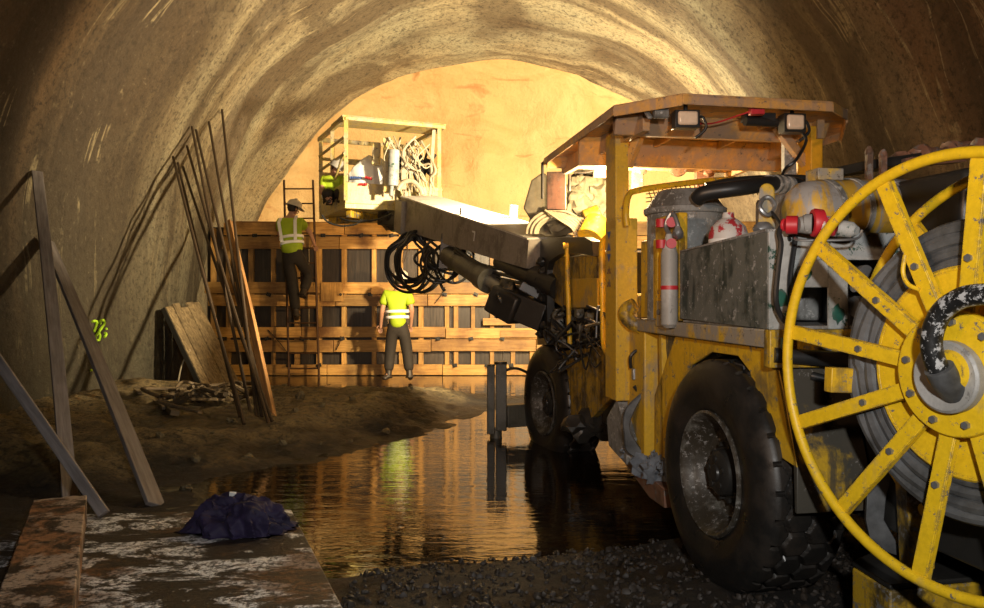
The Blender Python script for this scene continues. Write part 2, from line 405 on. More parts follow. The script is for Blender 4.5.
# ------------------------------------------------------------------ tunnel lining
def half_width(Y):
    if Y < 12.5: return 5.2
    t = min(1, (Y-12.5)/5.5); t = t*t*(3-2*t)
    return 5.2+.9*t
SPR, RISE = 1.5, 5.9
def bulge(Y, th):      # uneven thickness of the sprayed lining, metres
    return (.16*noise.noise(Vector((Y*.35, th*2.2, 3.1)))+.09*noise.noise(Vector((Y*1.1, th*5, 7.7)))
            + .035*noise.noise(Vector((Y*3.0, th*14, 1.3))))
NT_ = 150              # rows along the profile: 0..12 left wall foot, then arch
def prof_pt(Y, v):     # v 0..1 from left floor, over the crown, to right floor
    a = half_width(Y)
    vf = .1
    if v < vf:
        k = v/vf; z = -.35+(SPR+.35)*k; x = -(a-.18*(1-k)); th = PI+(1-k)*.3
        n = Vector((-1,0,0))
    elif v > 1-vf:
        k = (1-v)/vf; z = -.35+(SPR+.35)*k; x = (a-.18*(1-k)); th = -(1-k)*.3
        n = Vector((1,0,0))
    else:
        th = PI*(1-(v-vf)/(1-2*vf)); x = a*math.cos(th); z = SPR+RISE*math.sin(th)
        n = Vector((math.cos(th),0,math.sin(th)))
    return Vector((x,Y,z))+n*bulge(Y, th), th
def lining_patch(name, v0, v1, Ys, mat, nv):
    me = bpy.data.meshes.new(name); vs = []; uvs = []; nr = []
    e = .004
    for Y in Ys:
        for j in range(nv+1):
            v = v0+(v1-v0)*j/nv; p, th = prof_pt(Y, v); vs.append(p); uvs.append((Y, v*16))
            va, vb = max(0, v-e), min(1, v+e)
            tv = prof_pt(Y, vb)[0]-prof_pt(Y, va)[0]; ty = prof_pt(Y+.05, v)[0]-prof_pt(Y-.05, v)[0]
            n = tv.cross(ty).normalized()
            if n.dot(Vector((0,Y,2.5))-p) < 0: n = -n
            nr.append(n)
    fs = []
    w = nv+1
    for i in range(len(Ys)-1):
        for j in range(nv):
            fs.append((i*w+j, i*w+j+1, (i+1)*w+j+1, (i+1)*w+j))
    me.from_pydata(vs, [], fs); me.update()
    fl = me.polygons[0].normal.dot(Vector((0,Ys[0],2.5))-vs[0]) < 0
    if fl: me.flip_normals()
    me.polygons.foreach_set('use_smooth', [True]*len(fs))
    ul = me.uv_layers.new(name='UVMap')
    for l in me.loops: ul.data[l.index].uv = uvs[l.vertex_index]
    me.normals_split_custom_set_from_vertices(nr)
    me.materials.append(mat); o = bpy.data.objects.new(name, me); COL.objects.link(o); o['kind'] = 'structure'
    return o
YS = [-3.0+.16*i for i in range(int(23.0/.16)+1)]
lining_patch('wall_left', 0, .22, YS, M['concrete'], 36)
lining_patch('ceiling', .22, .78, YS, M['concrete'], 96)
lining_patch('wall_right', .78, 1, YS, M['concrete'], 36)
# tunnel face: a shallow dome closing the bore
def face_mesh():
    me = bpy.data.meshes.new('wall_back'); vs = []; fs = []
    Y0 = YS[-1]; nr_ = 34; nv = 120; c = Vector((0, 0, 1.6))
    for i in range(nr_+1):
        k = 1-i/nr_
        for j in range(nv+1):
            p, th = prof_pt(Y0, j/nv)
            q = c+(Vector((p.x,0,p.z))-c)*k
            y = Y0+2.3*math.sqrt(max(0, 1-k**2.6))
            d = .35*noise.noise(Vector((q.x*.6, q.z*.6, 5)))+.12*noise.noise(Vector((q.x*2, q.z*2, 9)))
            vs.append(Vector((q.x, y+d*min(1, (1-k)*6), q.z)))
    w = nv+1
    for i in range(nr_):
        for j in range(nv): fs.append((i*w+j, i*w+j+1, (i+1)*w+j+1, (i+1)*w+j))
    me.from_pydata(vs, [], fs); me.update()
    me.polygons.foreach_set('use_smooth', [True]*len(fs)); me.materials.append(M['face'])
    o = bpy.data.objects.new('wall_back', me); COL.objects.link(o); o['kind'] = 'structure'
face_mesh()
b = MB(); pts = [prof_pt(-3.0, j/60)[0] for j in range(61)]     # closes the bore far behind the camera
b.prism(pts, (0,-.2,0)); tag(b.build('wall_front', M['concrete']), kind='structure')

def vault_hit(px, py, inset=.03):
    d = Vector(((px-CX)/F, 1, (HY-py)/F)); Y = 2.0
    while Y < 21:
        X, Z = d.x*Y, CH+d.z*Y; a = half_width(Y)
        if Z > SPR:
            th = math.atan2((Z-SPR)/RISE, X/a); r = math.hypot(X/a, (Z-SPR)/RISE); lim = 1+bulge(Y, th)/a
        else:
            r = abs(X)/(a-.18*(SPR-Z)/(SPR+.35)); th = PI if X < 0 else 0; lim = 1+bulge(Y, th+(.3 if X < 0 else -.3)*(SPR-Z)/(SPR+.35))/a
        if r >= lim-inset/a: return Vector((X, Y, Z))
        Y += .01
    return Vector((d.x*Y, Y, CH+d.z*Y))

# ------------------------------------------------------------------ ground and water
SHORE = [(-2.49,6.48),(-2.1,7.0),(-1.77,7.37),(-1.35,7.9),(-.98,8.5),(-.59,9.13),(-.2,10.4),(.5,11.3),(1.6,11.3),(2.9,10.5),(3.1,8),(2.6,5.9),(1.5,5.15),
         (.9,4.86),(.28,4.68),(-.23,4.46),(-.83,4.36),(-1.5,4.6),(-1.9,5.15),(-2.15,5.85)]
def shore_sdf(x, y):
    ins = False; dm = 1e9; n = len(SHORE)
    for i in range(n):
        x0, y0 = SHORE[i]; x1, y1 = SHORE[(i+1) % n]
        if (y0 > y) != (y1 > y) and x < (x1-x0)*(y-y0)/(y1-y0)+x0: ins = not ins
        dx, dy = x1-x0, y1-y0; t = max(0, min(1, ((x-x0)*dx+(y-y0)*dy)/(dx*dx+dy*dy)))
        dm = min(dm, math.hypot(x-x0-t*dx, y-y0-t*dy))
    return -dm if ins else dm
def sm(a, b, x):
    t = max(0, min(1, (x-a)/(b-a))); return t*t*(3-2*t)
def ground(x, y):
    d = shore_sdf(x, y); wob = .12*noise.noise(Vector((x*1.7, y*1.7, 0)))
    d2 = d+wob
    h = -.16+.165*sm(-.55, .03, d2)
    back = 1-sm(11.0, 12.8, y)
    left = sm(.3, -.9, x)*sm(6.0, 6.9, y)*back
    h += left*(.24*sm(0, 1.1, d)+.10*sm(-3.4, -4.8, x))
    h += .03*sm(0, .6, d)*(1-sm(4.4, 5.6, y))*sm(-1.2, -.4, x)          # gravel bank at the camera
    rough = .03*noise.noise(Vector((x*2.3, y*2.3, 4)))+.016*noise.noise(Vector((x*7, y*7, 8)))+.008*noise.noise(Vector((x*17, y*17, 2)))
    amp = .35+left*2.0
    h += rough*amp*sm(-.3, .3, d)
    if y > 12: h -= .012*sm(12, 13, y)
    return h
me = bpy.data.meshes.new('floor'); vs = []; fs = []
gx = [-6.3+.085*i for i in range(149)]; gy = [-3+.25*i for i in range(20)]+[2+.075*i for i in range(175)]+[15.2+.35*i for i in range(23)]
for y in gy:
    for x in gx: vs.append((x, y, ground(x, y)))
w = len(gx)
for i in range(len(gy)-1):
    for j in range(w-1): fs.append((i*w+j, i*w+j+1, (i+1)*w+j+1, (i+1)*w+j))
me.from_pydata(vs, [], fs); me.polygons.foreach_set('use_smooth', [True]*len(fs)); me.materials.append(M['mud']); me.update()
o = bpy.data.objects.new('floor', me); COL.objects.link(o); o['kind'] = 'structure'
b = MB(); b.add([(-5.6,3.6,0),(5.6,3.6,0),(5.6,15.2,0),(-5.6,15.2,0)], [(0,1,2,3)])
tag(b.build('puddle', M['water']), 'shallow brown puddle reflecting the timber formwork across the tunnel floor', 'water', kind='stuff')

# gravel of the near bank
b = MB()
for i in range(3800):
    x = random.uniform(-1.0, 3.0); y = random.uniform(2.9, 4.9) if i % 4 else random.uniform(3.4, 6.6)
    if x < -.80+(y-3.6)*.1: continue
    r = random.choice((.008, .012, .012, .016, .022))
    g = ground(x, y)
    if g < -.03: continue
    b.blob((x, y, g+r*.2), (r*random.uniform(.8,1.5), r*random.uniform(.7,1.2), r*.7), 1, .3, 2, (random.random()*3, random.random()*3, 0), i*.37)
tag(b.build('gravel', M['gravel']), 'wet dark gravel along the near edge of the puddle', 'gravel', kind='stuff')

# ------------------------------------------------------------------ timber formwork
FY = 15.5
fw = thing('timber_formwork', 'tall timber formwork wall of planks and studs across the tunnel', 'formwork', (0, FY, 0))
def zf(py): return CH+(HY-py)/F*FY
def xf(px): return (px-CX)/F*FY
studs = [xf(p) for p in (213,228,251,273,297,319,344,374,401,421,447,456,473,492,513,532)]
while studs[-1] < 5.3: studs.append(studs[-1]+random.choice((.42,.5,.5,.24)))
def rail_span(z):            # the lining narrows the wall towards its foot
    return (-5.62 if z < 2 else -5.25), 5.6
X0, X1 = -5.55, 5.6
px_ = [X0]+[ (studs[i]+studs[i+1])/2 for i in range(1, len(studs)-1, 3)]+[X1]
for a, c in zip(px_[:-1], px_[1:]):
    MB().box(((a+c)/2, FY+.10, 1.42), (c-a-.01, .03, 2.9)).build('sheathing_panel', M['wood_panel'], fw)
for x in studs:
    w_ = random.uniform(.075, .10)
    MB().box((x, FY+.035, 1.42+random.uniform(-.04,.03)), (w_, .09, 2.9)).build('stud', M['wood_form_v'], fw, .004)
rows = [(223,235.5),(236,249),(282,294),(294.5,306.5),(327,338),(339,351.5),(364,375)]
for ri, (ya, yb) in enumerate(rows):
    za, zb = zf(yb), zf(ya); x = X0+random.uniform(-.02, .1)+(.35 if ri < 2 else 0)
    cuts = [x]
    while cuts[-1] < X1-1.2: cuts.append(cuts[-1]+random.uniform(1.7, 2.9))
    cuts.append(X1)
    for a, c in zip(cuts[:-1], cuts[1:]):
        dz = random.uniform(-.015, .015)
        MB().box(((a+c)/2, FY-.045+random.uniform(-.01,.01), (za+zb)/2+dz), (c-a-.012, .07, zb-za-.012), (0, random.uniform(-.003,.003), 0)).build('waler', M['wood_form'], fw, .005)
for (pa, pb, ya, yb) in ((483,512,318,325),(372,386,288,294),(500,540,330,337)):
    MB().box(((xf(pa)+xf(pb))/2, FY-.10, zf((ya+yb)/2)), (xf(pb)-xf(pa), .05, zf(ya)-zf(yb))).build('packing_block', M['wood_form'], fw, .004)
b = MB(); x = X0+.4
while x < X1-.3:
    L = random.uniform(1.2, 2.2); MB().box((min(x+L/2, X1-L/2), FY+.12, 2.93+random.uniform(0,.03)), (L, .28, .045), (0, random.uniform(-.01,.01), 0)).build('cap_plank', M['wood_form'], fw, .004); x += L+.02
for (ya, xs) in ((235.8, (256,324,362,392,430,470,505)), (294.5, (270,342,371,404,445,476,520)), (338.5, (226,268,303,343,438,471,502)), (365, (230,290,320,455,487,511))):
    for p in xs:
        c = Vector((xf(p), FY-.09, zf(ya)))
        MB().box(c, (.09,.02,.07), (0,random.uniform(-.4,.4),0)).cyl(c, c+Vector((0,-.13,0)), .012, seg=8).cyl(c+Vector((0,-.02,0)), c+Vector((0,-.05,0)), .028, seg=6).build('tie_bolt', M['dark_steel'], fw)
for (a, c) in (((435,303),(445,287)),((336,350),(341,336)),((404,262),(408,240)),((287,352),(268,330))):
    p, q = P(a[0],a[1],FY-.12), P(c[0],c[1],FY-.10)
    MB().tube([p, (p+q)/2+Vector((.03,-.04,0)), q], .01, 6).build('tie_wire', M['rust_rod'], fw)
MB().box((xf(403-70), FY-.11, zf(292)), (.42,.03,.36)).build('access_plate', M['wood_form_v'], fw, .004)

# ladder against the formwork
lb = P(291, 376, 15.05); lb.z = 0
ld = thing('ladder', 'rusty steel ladder leaning on the formwork, one worker on it', 'ladder', lb)
rl0, rl1 = P(289,377,15.0), P(284,180,15.3); rr0, rr1 = P(319,377,15.0), P(313,180,15.3)
rl0.z = rr0.z = 0.0
for a, c in ((rl0, rl1), (rr0, rr1)): MB().tube([a, c], .022, 8).build('rail', M['ladder'], ld)
for k in range(13):
    t = (k+.6)/13.2; MB().cyl(rl0.lerp(rl1, t), rr0.lerp(rr1, t), .014, seg=8).build('rung', M['ladder'], ld)

# ------------------------------------------------------------------ people
def skin_mesh(J, E, R, root, sub=2):
    names = list(J); me = bpy.data.meshes.new('tmp')
    me.from_pydata([J[n] for n in names], [(names.index(a), names.index(c)) for a, c in E], [])
    ob = bpy.data.objects.new('tmp', me); COL.objects.link(ob)
    ob.modifiers.new('skin', 'SKIN')
    if not me.skin_vertices: 
        bm = bmesh.new(); bm.from_mesh(me); bm.verts.layers.skin.verify(); bm.to_mesh(me); bm.free()
    sv = me.skin_vertices[0].data
    for i, n in enumerate(names):
        r = R[n]; sv[i].radius = r if isinstance(r, tuple) else (r, r); sv[i].use_root = (n == root)
    m = ob.modifiers.new('s', 'SUBSURF'); m.levels = sub; m.render_levels = sub
    dg = bpy.context.evaluated_depsgraph_get(); dg.update()
    ev = ob.evaluated_get(dg); me2 = bpy.data.meshes.new_from_object(ev)
    vs = [v.co.copy() for v in me2.vertices]; fs = [tuple(p.vertices) for p in me2.polygons]
    bpy.data.objects.remove(ob); bpy.data.meshes.remove(me); bpy.data.meshes.remove(me2)
    return vs, fs
def add_skin(b, J, chains, R, root, sub=2):
    J = {k: Vector(v) for k, v in J.items()}
    E = [(c[i], c[i+1]) for c in chains for i in range(len(c)-1)]
    used = set(x for e in E for x in e); J = {k: v for k, v in J.items() if k in used}
    vs, fs = skin_mesh(J, E, R, root, sub); b.add(vs, fs, True)

def person(label, J, fwd, helmet=None, group=None, s=1.0, gloves=False, curl=.6, base=None, braces=False):
    """J: joints in world space. fwd: the way the chest faces."""
    J = {k: Vector(v) for k, v in J.items()}; fwd = Vector(fwd).normalized()
    lo = min(J['ankleL'].z, J['ankleR'].z)-.08
    root = thing('person', label, 'person', base or (J['pelvis'].x, J['pelvis'].y, lo), group)
    hd = (J['head']-J['neck']).normalized(); hf = Vector(J.get('look', fwd)); hf = (hf-hd*hf.dot(hd)).normalized(); hs = hf.cross(hd)
    b = MB(); Jn = dict(J)
    Jn['n1'] = J['neck']; Jn['jaw'] = J['head']-hd*.06+hf*.015; Jn['crown'] = J['head']+hd*.09*s; Jn['mid'] = J['head']+hd*.02
    R = {'pelvis': (.135*s,.11*s), 'waist': (.12*s,.095*s), 'chest': (.15*s,.115*s), 'n1': .06*s, 'jaw': (.066*s,.075*s), 'mid': (.078*s,.095*s), 'crown': (.06*s,.072*s)}
    for S in 'LR':
        R.update({'shoulder'+S: .062*s, 'elbow'+S: .043*s, 'wrist'+S: .029*s, 'palm'+S: (.04*s,.022*s), 'hip'+S: .088*s, 'knee'+S: .058*s, 'ankle'+S: .042*s, 'toe'+S: (.04*s,.025*s)})
        wr, el = J['wrist'+S], J['elbow'+S]; d = (wr-el).normalized()
        if 'hand'+S in J: d = (J['hand'+S]-wr).normalized()
        Jn['palm'+S] = wr+d*.07*s
    for S in 'LR': Jn['toe'+S] = J['ankle'+S].lerp(J['toe'+S], .5)
    chains = [['pelvis','waist','chest','n1','jaw','mid','crown']]
    for S in 'LR': chains += [['chest','shoulder'+S,'elbow'+S,'wrist'+S,'palm'+S], ['pelvis','hip'+S,'knee'+S,'ankle'+S,'toe'+S]]
    add_skin(b, Jn, chains, R, 'pelvis')
    for S, sg in (('L',-1),('R',1)):                       # fingers
        wr = J['wrist'+S]; d = (Jn['palm'+S]-wr).normalized(); side = fwd.cross(d); 
        if side.length < .2: side = Vector((0,0,1)).cross(d)
        side.normalize(); nrm = d.cross(side).normalized()
        inward = (J['pelvis']-wr); inward = nrm if nrm.dot(inward) > 0 else -nrm
        for f in range(4):
            p0 = wr+d*.075*s+side*(f-1.5)*.019*s; L = (.075,.085,.08,.062)[f]*s
            p1 = p0+d*L*.45; p2 = p1+(d*(1-curl*.6)+inward*curl).normalized()*L*.35; p3 = p2+(d*(1-curl)+inward*curl*1.3).normalized()*L*.28
            add_skin(b, {'a':p0,'b':p1,'c':p2,'d':p3}, [['a','b','c','d']], {'a':.0105*s,'b':.0095*s,'c':.009*s,'d':.007*s}, 'a', 1)
        q0 = wr+d*.025*s+side*.03*s; q1 = q0+(d*.6+side*.8).normalized()*.035*s; q2 = q1+(d+inward*.6).normalized()*.032*s
        add_skin(b, {'a':q0,'b':q1,'c':q2}, [['a','b','c']], {'a':.013*s,'b':.011*s,'c':.008*s}, 'a', 1)
    hc = J['head']
    b.blob(hc+hf*.10*s-hd*.015*s, (.013*s,.013*s,.022*s), 2)                      # nose
    for sg in (-1,1):
        b.blob(hc+hs*sg*.083*s-hd*.005*s, (.012*s,.018*s,.03*s), 2)               # ears
        b.blob(hc+hs*sg*.03*s+hf*.085*s+hd*.02*s, (.012*s,.012*s,.008*s), 1)      # eyes
    b.blob(hc+hf*.088*s-hd*.055*s, (.022*s,.022*s,.008*s), 2)                     # mouth
    b.build('body', M['skin'], root)
    if True:
        h = MB(); h.blob(hc-hf*.02*s+hd*.015*s, (.088*s,.088*s,.10*s), 3, .05, 6); h.build('hair', M['hair'], root)
    # shirt
    c = MB(); JS = dict(J)
    for S in 'LR':
        JS['sl'+S] = J['shoulder'+S].lerp(J['elbow'+S], .72)
    JS['hem'] = J['pelvis']+(J['pelvis']-J['waist']).normalized()*.05*s; JS['col'] = J['neck'].lerp(J['chest'], .35)
    add_skin(c, JS, [['hem','waist','chest','col'],['chest','shoulderL','slL'],['chest','shoulderR','slR']],
             {'hem':(.20*s,.17*s),'waist':(.185*s,.145*s),'chest':(.20*s,.155*s),'col':(.085*s,.08*s),'shoulderL':.098*s,'shoulderR':.098*s,'slL':.09*s,'slR':.09*s}, 'hem')
    c.build('shirt', M['hivis'], root)
    # reflective tape: two hoops round the waist and two braces over the shoulders
    ax = (J['chest']-J['waist']).normalized(); sd = fwd.cross(ax).normalized(); fw_ = ax.cross(sd)
    for k, (hh, rr) in enumerate(((-.01,.185),(.085,.190))):
        cc = J['waist']+ax*hh*s; ring = []
        bb = MB(); vs = []
        n = 32
        for q in (-.024, .024):
            for i in range(n):
                a = 2*PI*i/n; vs.append(cc+ax*q*s+sd*math.cos(a)*(rr+.012)*s+fw_*math.sin(a)*(rr-.018)*s)
        bb.add(vs, [(i,(i+1)%n,(i+1)%n+n,i+n) for i in range(n)], True); o = bb.build('reflective_band', M['tape'], root)
        m = o.modifiers.new('t','SOLIDIFY'); m.thickness = .006
    if braces:
        for sg in (-1,1):
            a_ = J['waist']+sd*sg*.11*s-fw_*.165*s; b_ = J['chest']+ax*.06*s+sd*sg*.135*s-fw_*.165*s; c_ = J['chest']+ax*.16*s+sd*sg*.13*s-fw_*.05*s
            bb = MB()
            for p_, q_ in ((a_,b_),(b_,c_)): bb.beam(p_, q_, .05*s, .012, up=-fw_)
            bb.build('reflective_brace', M['tape'], root)
    # trousers and boots
    c = MB(); JT = dict(J)
    for S in 'LR': JT['cuff'+S] = J['knee'+S].lerp(J['ankle'+S], .93)
    JT['top'] = J['waist'].lerp(J['chest'],.1)
    RT = {'top':(.135*s,.11*s),'pelvis':(.165*s,.135*s)}
    for S in 'LR': RT.update({'hip'+S:.122*s,'knee'+S:.098*s,'cuff'+S:.088*s})
    add_skin(c, JT, [['top','pelvis'],['pelvis','hipL','kneeL','cuffL'],['pelvis','hipR','kneeR','cuffR']], RT, 'pelvis')
    c.build('trousers', M['trouser'], root)
    for S in 'LR':
        c = MB(); a, tt = J['ankle'+S], J['toe'+S]; up = (J['knee'+S]-a).normalized()
        add_skin(c, {'t':a+up*.10*s,'a':a,'h':a-up*.03*s,'m':a.lerp(tt,.6)-up*.02*s,'e':tt-up*.01}, [['t','a','h','m','e']], {'t':.062*s,'a':.058*s,'h':.055*s,'m':(.05*s,.04*s),'e':(.046*s,.032*s)}, 'a')
        c.build('boot', M['boot'], root)
    if helmet:
        c = MB(); o_ = hc+hd*.03*s
        c.lathe([(.142*s,0),(.146*s,.004),(.125*s,.012),(.123*s,.05),(.105*s,.10),(.065*s,.128),(.02*s,.138),(0,.138)], o_, hd, 28)
        pk = [o_+hf*.10*s+hs*.09*s, o_+hf*.185*s+hs*.055*s-hd*.012, o_+hf*.20*s-hd*.016, o_+hf*.185*s-hs*.055*s-hd*.012, o_+hf*.10*s-hs*.09*s]
        c.prism(pk, hd*.008); c.tube([o_-hf*.12*s+hd*.05*s, o_+hd*.143*s, o_+hf*.11*s+hd*.06*s], .012*s, 6)
        c.build('helmet', M[helmet], root)
    return root

# standing worker seen from behind
W = 14.2
def q(px, py, dy=0): return P(px, py, W+dy)
J = dict(pelvis=q(398,327), waist=q(397.5,317), chest=q(397,300,.03), neck=q(398,288,.03), head=q(400,279,.0),
         shoulderL=q(386.5,294,.03), elbowL=q(382,311,-.02), wristL=q(380.5,325,.08),
         shoulderR=q(408,294.5,.03), elbowR=q(412,310,.0), wristR=q(411,324,.16),
         hipL=q(392.5,331), kneeL=q(390,353,.04), ankleL=q(388.5,374,-.02), toeL=q(383,378.3,-.12),
         hipR=q(403.5,331), kneeR=q(407.5,353,.04), ankleR=q(409.5,374,-.02), toeR=q(411,378,.14), look=(.15,1,-.1))
J['wristL'].y = W+.12
person('worker in yellow hi-vis shirt standing on wet floor before the formwork', J, (0,1,0), 'helmet', s=1.06)
# worker climbing the ladder
W = 14.62
J = dict(pelvis=q(292,254), waist=q(292,243,.02), chest=q(290.5,227,.06), neck=q(291,216,.1), head=q(293.5,208.5,.12),
         shoulderL=q(280.5,222.5,.08), elbowL=q(279.5,236,.22), wristL=q(287,231,.38),
         shoulderR=q(301,222.5,.08), elbowR=q(310,232,.16), wristR=q(314,243,.30),
         hipL=q(288,258), kneeL=q(293,287,.16), ankleL=q(296,313,.06), toeL=q(297,319,.26),
         hipR=q(297.5,258), kneeR=q(309,274,.34), ankleR=q(303,293,.12), toeR=q(306,297.5,.32), look=(.75,.75,-.05))
person('worker in hi-vis vest and pale helmet climbing the steel ladder', J, (0.05,1,.05), 'helmet', s=1.12, braces=True)
v0 = None

# ------------------------------------------------------------------ drilling rig
RO = Vector((1.2, 4.21, 0)); SF = Vector((-.159,.987,0)); TF = Vector((.987,.159,0)); UP = Vector((0,0,1))
def G(s, t, z): return RO+SF*s+TF*t+UP*z
rig = thing('drill_rig', 'yellow tunnel drilling rig with cable reel, canopy and long raised boom', 'drilling rig', RO)
def mb(s0,s1,t0,t1,z0,z1,b=None):
    b = b or MB()
    return b.hexa([G(s0,t0,z0),G(s0,t1,z0),G(s1,t1,z0),G(s1,t0,z0),G(s0,t0,z1),G(s0,t1,z1),G(s1,t1,z1),G(s1,t0,z1)])
def side(pts, t0, t1, b=None):     # polygon of (s,z) extruded sideways
    b = b or MB()
    return b.prism([G(s,t0,z) for s, z in pts], TF*(t1-t0))
def R_(name, b, mat, bevel=.006, parent=None, sub=0): return b.build(name, M[mat], parent or rig, bevel, sub=sub)

def SP(px, py, t=0.0):      # the point of the plane t under a pixel, as (s, z)
    r = (px-CX)/F; s_ = (1.2+.987*t-r*(4.21+.159*t))/(.159+.987*r); Yp = 4.21+.987*s_+.159*t
    return (s_, CH+(HY-py)/F*Yp)
def sidepx(pts, t0, t1, b=None): return side([SP(x, y, t0) for x, y in pts], t0, t1, b)
# wheels
def wheel(c, yaw, R=.6, W=.38, flip=1):
    c = Vector(c); ax = Vector((-math.cos(yaw), -math.sin(yaw), 0))*flip      # points out of the visible face
    f = Vector((-ax.y, ax.x, 0)); rr = .322
    prof = [(rr-.005,.0),(rr,.012),(rr+.03,.03),(rr+.07,.035),(rr+.10,.045),(rr+.14,.048),(rr+.175,.042),(R-.06,.03),(R-.035,.018),(R-.012,-.005),(R,-.025)]
    nw = 44
    prof += [(R, -.025-(W-.05)*(i+1)/nw) for i in range(nw)]
    prof += [(R-.03,-W-.01),(R-.09,-W-.04),(rr+.06,-W-.05),(rr,-W+.0)]
    seg = 420; vs = []
    def hexedge(a, h):     # honeycomb tread: 1 on a groove
        u = a*R/.1346; v = (h+W/2)/.118; best = []
        for i in range(-1,2):
            for j in range(-1,2):
                jj = math.floor(v)+j; cxx = math.floor(u)+i+(.5 if jj % 2 else 0)
                best.append(math.hypot(u-cxx-.25, (v-jj-.5)*.9))
        best.sort(); return 1-min(1, (best[1]-best[0])/.2)
    for (r, h) in prof:
        for k in range(seg):
            a = 2*PI*k/seg; r2 = r
            if r > R-.02 and h < -.02: 
                g = hexedge(a, h); r2 = r-.020*sm(.25,.6,g)
            vs.append(c+ax*h+(f*math.cos(a)+UP*math.sin(a))*r2)
    fs = [(i*seg+k, i*seg+(k+1)%seg, (i+1)*seg+(k+1)%seg, (i+1)*seg+k) for i in range(len(prof)-1) for k in range(seg)]
    ty = MB(); ty.add(vs, fs, True); ty = R_('wheel', ty, 'tyre', 0)
    rim = MB().lathe([(rr+.004,-.02),(rr+.008,.03),(rr-.004,.04),(rr-.02,.03),(rr-.035,-.01),(rr-.05,-.03),(rr-.075,-.06),(rr-.085,-.10),(.19,-.13),(.15,-.12)], c, ax, 64)
    rim.lathe([(rr-.005,.02),(rr-.005,-W),(rr-.06,-W),(.0,-.2)], c, ax, 48)
    for k in range(8):
        a = 2*PI*(k+.5)/8; p = c+(f*math.cos(a)+UP*math.sin(a))*.215-ax*.125; rim.cyl(p, p+ax*.004, .022, seg=12)
    rim = R_('rim', rim, 'rimgrey', 0, ty)
    hub = MB().lathe([(.175,-.135),(.178,-.105),(.165,-.09),(.125,-.085),(.115,-.03),(.095,-.015),(.045,-.012),(.04,.0),(0,.0)], c, ax, 36)
    for k in range(10):
        a = 2*PI*k/10; p = c+(f*math.cos(a)+UP*math.sin(a))*.148-ax*.09; hub.cyl(p, p+ax*.03, .013, seg=6)
    for k in range(5):
        a = 2*PI*(k+.3)/5; p = c+(f*math.cos(a)+UP*math.sin(a))*.075-ax*.02; hub.cyl(p, p+ax*.014, .018, seg=10)
    R_('hub', hub, 'dark_steel', 0, ty)
    return ty
M['rimgrey'] = paint('muddy_rim_paint', (.12,.115,.10), dirt=(.03,.024,.016), amt=1.0, chipamt=.40, sc=7, chip=(.22,.21,.2), rough=.42)
wr = wheel(G(.02,-.03,.595), math.radians(12))
wf = wheel(P(545,403,8.2), math.radians(18), R=.6)
wheel(G(0,2.05,.595), math.radians(12), flip=-1)
wheel(P(547,403,8.35)+TF*1.75, math.radians(17), R=.585, flip=-1)

# rear chassis
R_('chassis', mb(-1.35,2.3,.42,1.65,.5,1.05), 'dark_steel', .02)
R_('engine_housing', mb(-1.15,1.4,.95,1.95,1.05,1.68), 'dark_steel', .03)
R_('axle', MB().cyl(G(0,.2,.6), G(0,1.85,.6), .13), 'dark_steel', 0)
deck = mb(-.52,1.28,-.02,.95,1.29,1.375)
R_('deck', deck, 'tank_yellow', .008)
# side fender with the wheel arch
fp = [(676,334),(655,395),(655,470),(661,500),(668,500),(672,420),(690,365),(712,352),(738,356),(750,372),(759,412),(777,455),(797,468),(785,400),(772,338)]
R_('fender', sidepx(fp, .05, .07), 'yellow', .003)
R_('fender_liner', side([(1.0,1.28),(.74,.62),(.70,.62),(.55,1.12),(.2,1.285),(-.2,1.27)], .08, .45), 'mudflap', 0)
R_('front_mudguard', side([(1.02,1.29),(1.0,.9),(.98,.3),(.93,.3),(.95,.9),(.97,1.29)], .05, .45), 'post_yellow', .003)
fl = MB(); fpa, fpb, fpc, fpd = SP(772,338,.05), SP(785,400,.05), SP(797,468,.05), SP(797,514,.05)
side([fpa, fpb, fpc, fpd, (fpd[0]+.02,fpd[1]), (fpc[0]+.03,fpc[1]), (fpb[0]+.03,fpb[1]), (fpa[0]+.03,fpa[1])], .05, .40, fl)
R_('rear_mudguard', fl, 'mudflap', .004)
R_('deck_beam', mb(-.56,-.50,-.02,.95,1.2,1.375), 'yellow_dirty')
rb = MB(); rb.box(G(-.58,.05,1.31), (.05,.02,.06)); R_('side_reflector', rb, 'green_patch', .004)
R_('step', side([(1.45,.42),(1.5,.34),(1.0,.22),(.74,.22),(.74,.34),(1.1,.36)], -.02,.55), 'brown_plate', .006)
# rags on the step
rg = MB()
for k in range(9):
    p = G(.80+.075*k, .05+.05*math.sin(k*2.1), .42+.03*math.cos(k*1.7)); rg.blob(p, (.075,.08,.055), 3, .55, 3.5, (k,k*.7,0), k*1.3)
o = lab(R_('rag_bundle', rg, 'rag', 0), 'crumpled grey rags heaped on the side step')
# fuel and control boxes
gb = side([(.54,1.395),(-.5,1.375),(-.5,1.83),(.54,1.79)], 0, .02); gb = R_('equipment_box', gb, 'green_box', .004)
fr = MB()          # pale rear face of the box with its cut-outs
def rearplate(t0, t1, z0, z1, s=-.5, th=.015): mb(s-th, s, t0, t1, z0, z1, fr)
rearplate(0,.13,1.375,1.83); rearplate(.13,.75,1.70,1.83); rearplate(.30,.40,1.375,1.70); rearplate(.13,.30,1.57,1.70); rearplate(.67,.75,1.375,1.70)
R_('box_rear_plate', fr, 'grey_light', .003, gb)
R_('box_top', mb(-.5,.54,.02,.75,1.375,1.39).add([], []), 'grey', .003, gb)
R_('box_back', mb(-.3,.54,.55,.6,1.39,1.78), 'dark_steel', 0, gb)
R_('box_lid', side([(-.48,1.83),(.54,1.79),(.54,1.80),(-.48,1.845)], .0, .10), 'grey', .003, gb)
